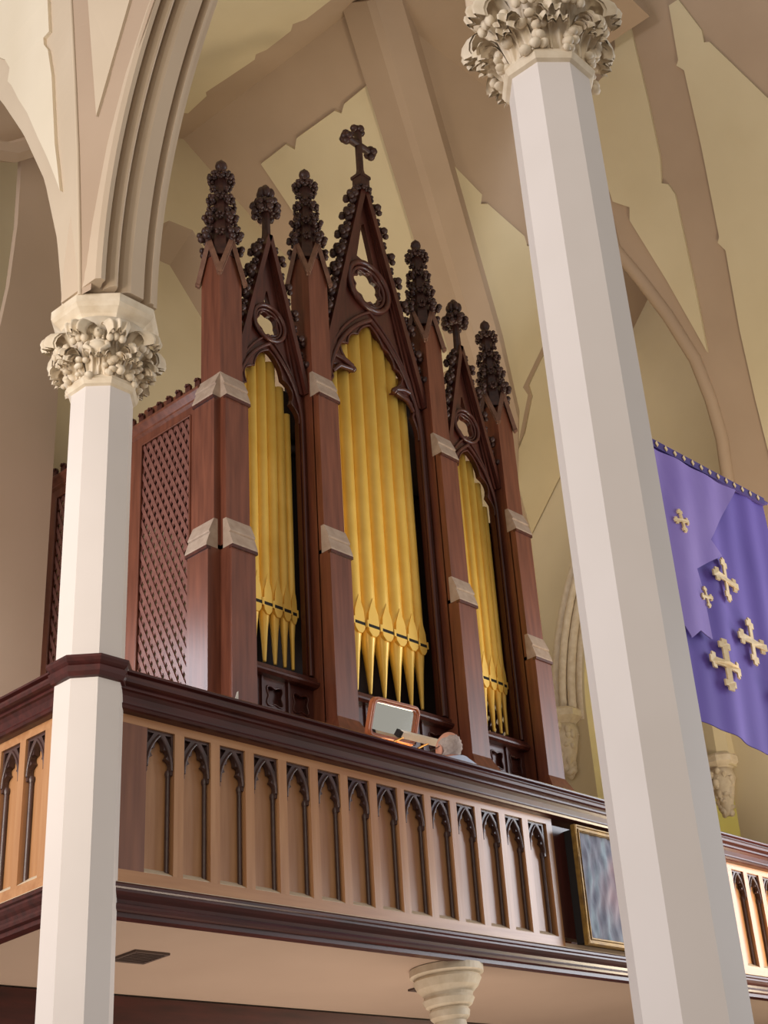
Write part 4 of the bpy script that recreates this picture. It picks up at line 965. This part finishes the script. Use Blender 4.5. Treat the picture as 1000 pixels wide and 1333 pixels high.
# purple banner on a pole
bnn = thing('banner', 'purple church banner with cream crosses hanging behind the near column', 'banner', (8.2, 4.4, 6.68))
BX0, BX1 = 7.40, 9.02; BK = 0.886   # cloth drawn at full pattern size, then sized to the real banner
def cloth(mb, outline, y, amp, n=46, mfreq=9.0):
    xs = [p[0] for p in outline]; zs = [p[1] for p in outline]; a, b2, c, d = min(xs), max(xs), min(zs), max(zs)
    fz = lambda x, z: y + amp * math.sin(x * mfreq + (6.7 - z) * 1.3) * (0.25 + 0.75 * (6.7 - z) / 2) + amp * .5 * math.sin(x * mfreq * 2.3 - z * 2)
    P = [Vector((p[0], p[1], 0)) for p in outline]
    bm = bmesh.new(); f = bm.faces.new([bm.verts.new((p[0], 0, p[1])) for p in outline])
    for i in range(1, n):
        bmesh.ops.bisect_plane(bm, geom=bm.verts[:] + bm.edges[:] + bm.faces[:], plane_co=(a + (b2 - a) * i / n, 0, 0), plane_no=(1, 0, 0))
    for i in range(1, n):
        bmesh.ops.bisect_plane(bm, geom=bm.verts[:] + bm.edges[:] + bm.faces[:], plane_co=(0, 0, c + (d - c) * i / n), plane_no=(0, 0, 1))
    bm.verts.index_update()
    vs = [(v.co.x, fz(v.co.x, v.co.z), v.co.z) for v in bm.verts]; fs = [tuple(v.index for v in f.verts) for f in bm.faces]; bm.free()
    N = len(vs); mb.add(vs, fs, True); mb.add([(v[0], v[1] + 0.006, v[2]) for v in vs], fs, True); return fz
tz = lambda x: 6.60 + (x - 7.574) * 0.046
cm = MB(); fz = cloth(cm, [(BX0, tz(BX0)), (BX1, tz(BX1)), (BX1, 4.50), (8.217, 4.573), (7.584, 4.63), (BX0, 4.65)], 4.4, 0.014)
cl = cm.build('banner_cloth', 'purple', bnn)
bd = MB().plate([(BX0, tz(BX0) - .01), (BX1, tz(BX1) - .01), (BX1, tz(BX1) + .05), (BX0, tz(BX0) + .05)], -0.012, 0.012, FX(0, 4.385)); BD = bd.build('top_border', 'border', bnn)
for k in range(14):
    x = 7.44 + k * 0.1135; z = tz(x) + 0.02; r = 0.024
    MB().plate([(x - r * .8, z), (x, z - r), (x + r * .8, z), (x, z + r)], -0.004, 0.002, FX(0, 4.37)).build('diamond', 'applique', BD)
MB().tube([(BX0 - .3, 4.41, tz(BX0 - .3) + .05), (BX1 + .1, 4.41, tz(BX1 + .1) + .05)], 0.014, 10).build('pole', 'border', bnn)
vm = MB(); fz2 = cloth(vm, [(7.42, 6.55), (8.536, 6.60), (8.35, 6.38), (8.031, 6.028), (8.09, 5.99), (8.169, 5.95), (7.95, 5.83), (7.764, 5.721), (7.80, 5.60), (7.809, 5.464), (7.818, 5.227), (7.649, 5.239), (7.52, 5.152), (7.42, 5.3)], 4.355, 0.014, 30, 7.0)
vm.build('fold', 'veil', bnn, label='paler purple turned-over fold across the upper left')
def crosslet(cx, cz, s, rot, y, fzz, dy):
    bar = 0.14 * s; t2 = 0.3 * s
    o = [(bar, bar), (bar, .62 * s), (t2, .62 * s), (t2, .86 * s), (bar, .86 * s), (bar, s), (-bar, s), (-bar, .86 * s), (-t2, .86 * s), (-t2, .62 * s), (-bar, .62 * s), (-bar, bar)]
    out = []
    for q in range(4):
        c_, s_ = math.cos(q * PI / 2), math.sin(q * PI / 2)
        out += [(p[0] * c_ - p[1] * s_, p[0] * s_ + p[1] * c_) for p in o[:-1]]
    c_, s_ = math.cos(rot), math.sin(rot)
    out = [(cx + p[0] * c_ - p[1] * s_, cz + p[0] * s_ + p[1] * c_) for p in out]
    mb = MB(); N = len(out)
    tr = tessellate_polygon([[Vector((p[0], p[1], 0)) for p in out]])
    vs = [(p[0], fzz(*p) - dy, p[1]) for p in out] + [(p[0], fzz(*p) - dy + .012, p[1]) for p in out]
    mb.add(vs, [tuple(t) for t in tr] + [tuple(i + N for i in t) for t in tr] + [(i, (i + 1) % N, N + (i + 1) % N, N + i) for i in range(N)])
    return mb
for cx, cz, s in ((8.16, 5.765, 0.165), (8.385, 5.365, 0.175), (7.945, 5.08, 0.185), (8.72, 5.0, 0.17)):
    crosslet(cx, cz, s, R(-3), 4.4, fz, 0.034).build('cross', 'applique', bnn)
for cx, cz, s in ((7.655, 6.04, 0.085), (7.825, 5.53, 0.075)): crosslet(cx, cz, s, R(12), 4.355, fz2, 0.012).build('cross', 'applique', bnn)
attach(bnn)
bnn.scale = (BK, BK, BK); bnn.location = (8.2 * BK, 4.4 * BK, 1.6 + (6.68 - 1.6) * BK)

# corbels
def corbel(x, y, z, s, label):
    t = thing('corbel', label, 'corbel', (x, y, z))
    MB().lathe([(0.10 * s, 0), (0.14 * s, 0.03 * s), (0.20 * s, 0.07 * s), (0.20 * s, 0.13 * s), (0.17 * s, 0.16 * s)], (x, y, z), 8, R(22.5), False).build('abacus', 'carved', t)
    c = MB().lathe([(0.02 * s, -0.46 * s), (0.06 * s, -0.40 * s), (0.10 * s, -0.25 * s), (0.14 * s, -0.08 * s), (0.13 * s, 0.01)], (x, y, z), 12)
    rr = random.Random(int(x * 10 + y * 10))
    for i in range(46):
        q = rr.uniform(0, 2 * PI); h = rr.uniform(-0.44, 0.0) * s; r = (0.14 + h * 0.22) * s if s else 0
        r = (0.15 * s + h * 0.26)
        c.blob((x + r * math.cos(q), y + r * math.sin(q), z + h), (rr.uniform(.02, .045) * s, rr.uniform(.02, .045) * s, rr.uniform(.025, .05) * s), 7, 5)
    for k in range(6):
        q = k * PI / 3; d = (math.cos(q), math.sin(q), 0); leaf(c, (x + d[0] * .07 * s, y + d[1] * .07 * s, z), d, -0.34 * s, -0.08 * s, 0.09 * s, 0.05 * s, 1.2)
    c.build('carved_foliage', 'carved', t)
    attach(t); return t
corbel(12.22, 8.82, 6.95, 1.15, 'carved cream foliage corbel under the arch right of the organ')
corbel(12.22, 7.0, 5.92, 0.95, 'small carved foliage corbel on the cream wall below the banner')
struct(MB().lathe([(0.16, 5.95), (0.15, 6.6), (0.2, 7.6)], (12.25, 7.0, 0), 8, R(22.5), False), 'trim_21', 'cream')
# soffit vents
for cx, cy, lab in ((4.47, 5.82, 'dark square vent grille in the soffit beside the corner column'), (6.50, 5.83, 'thin-framed square vent in the soffit behind the ringed capital')):
    t = thing('ceiling_vent', lab, 'vent', (cx, cy, 3.25))
    a = 0.098
    MB().plate([(-a, -a), (a, -a), (a, a), (-a, a)], -0.01, 0.0, ((cx, cy, 3.259), (1, 0, 0), (0, 1, 0), (0, 0, 1)), [[(-a + .015, -a + .015), (a - .015, -a + .015), (a - .015, a - .015), (-a + .015, a - .015)]]).build('vent_frame', 'vent', t)
    MB().box(cx - a + .012, cx + a - .012, cy - a + .012, cy + a - .012, 3.254, 3.2585).build('vent_back', 'vent' if cx < 5 else 'soffit', t)
    for k in range(7): MB().box(cx - a + .015, cx + a - .015, cy - a + .03 + k * .0235, cy - a + .038 + k * .0235, 3.249, 3.257).build('slat', 'vent', t)
    attach(t)
# scrap of paper on the handrail
pp = MB().plate([(-0.012, 0), (0.014, 0.0), (0.003, 0.05), (-0.004, 0.045)], 0, 0.002, ((4.545, 5.22, 4.346), (1, 0, 0), (0, -0.25, 1), (0, 1, 0)))
tag(pp.build('paper_scrap', 'paper'), 'tiny white scrap of paper standing on the gallery handrail', 'paper')
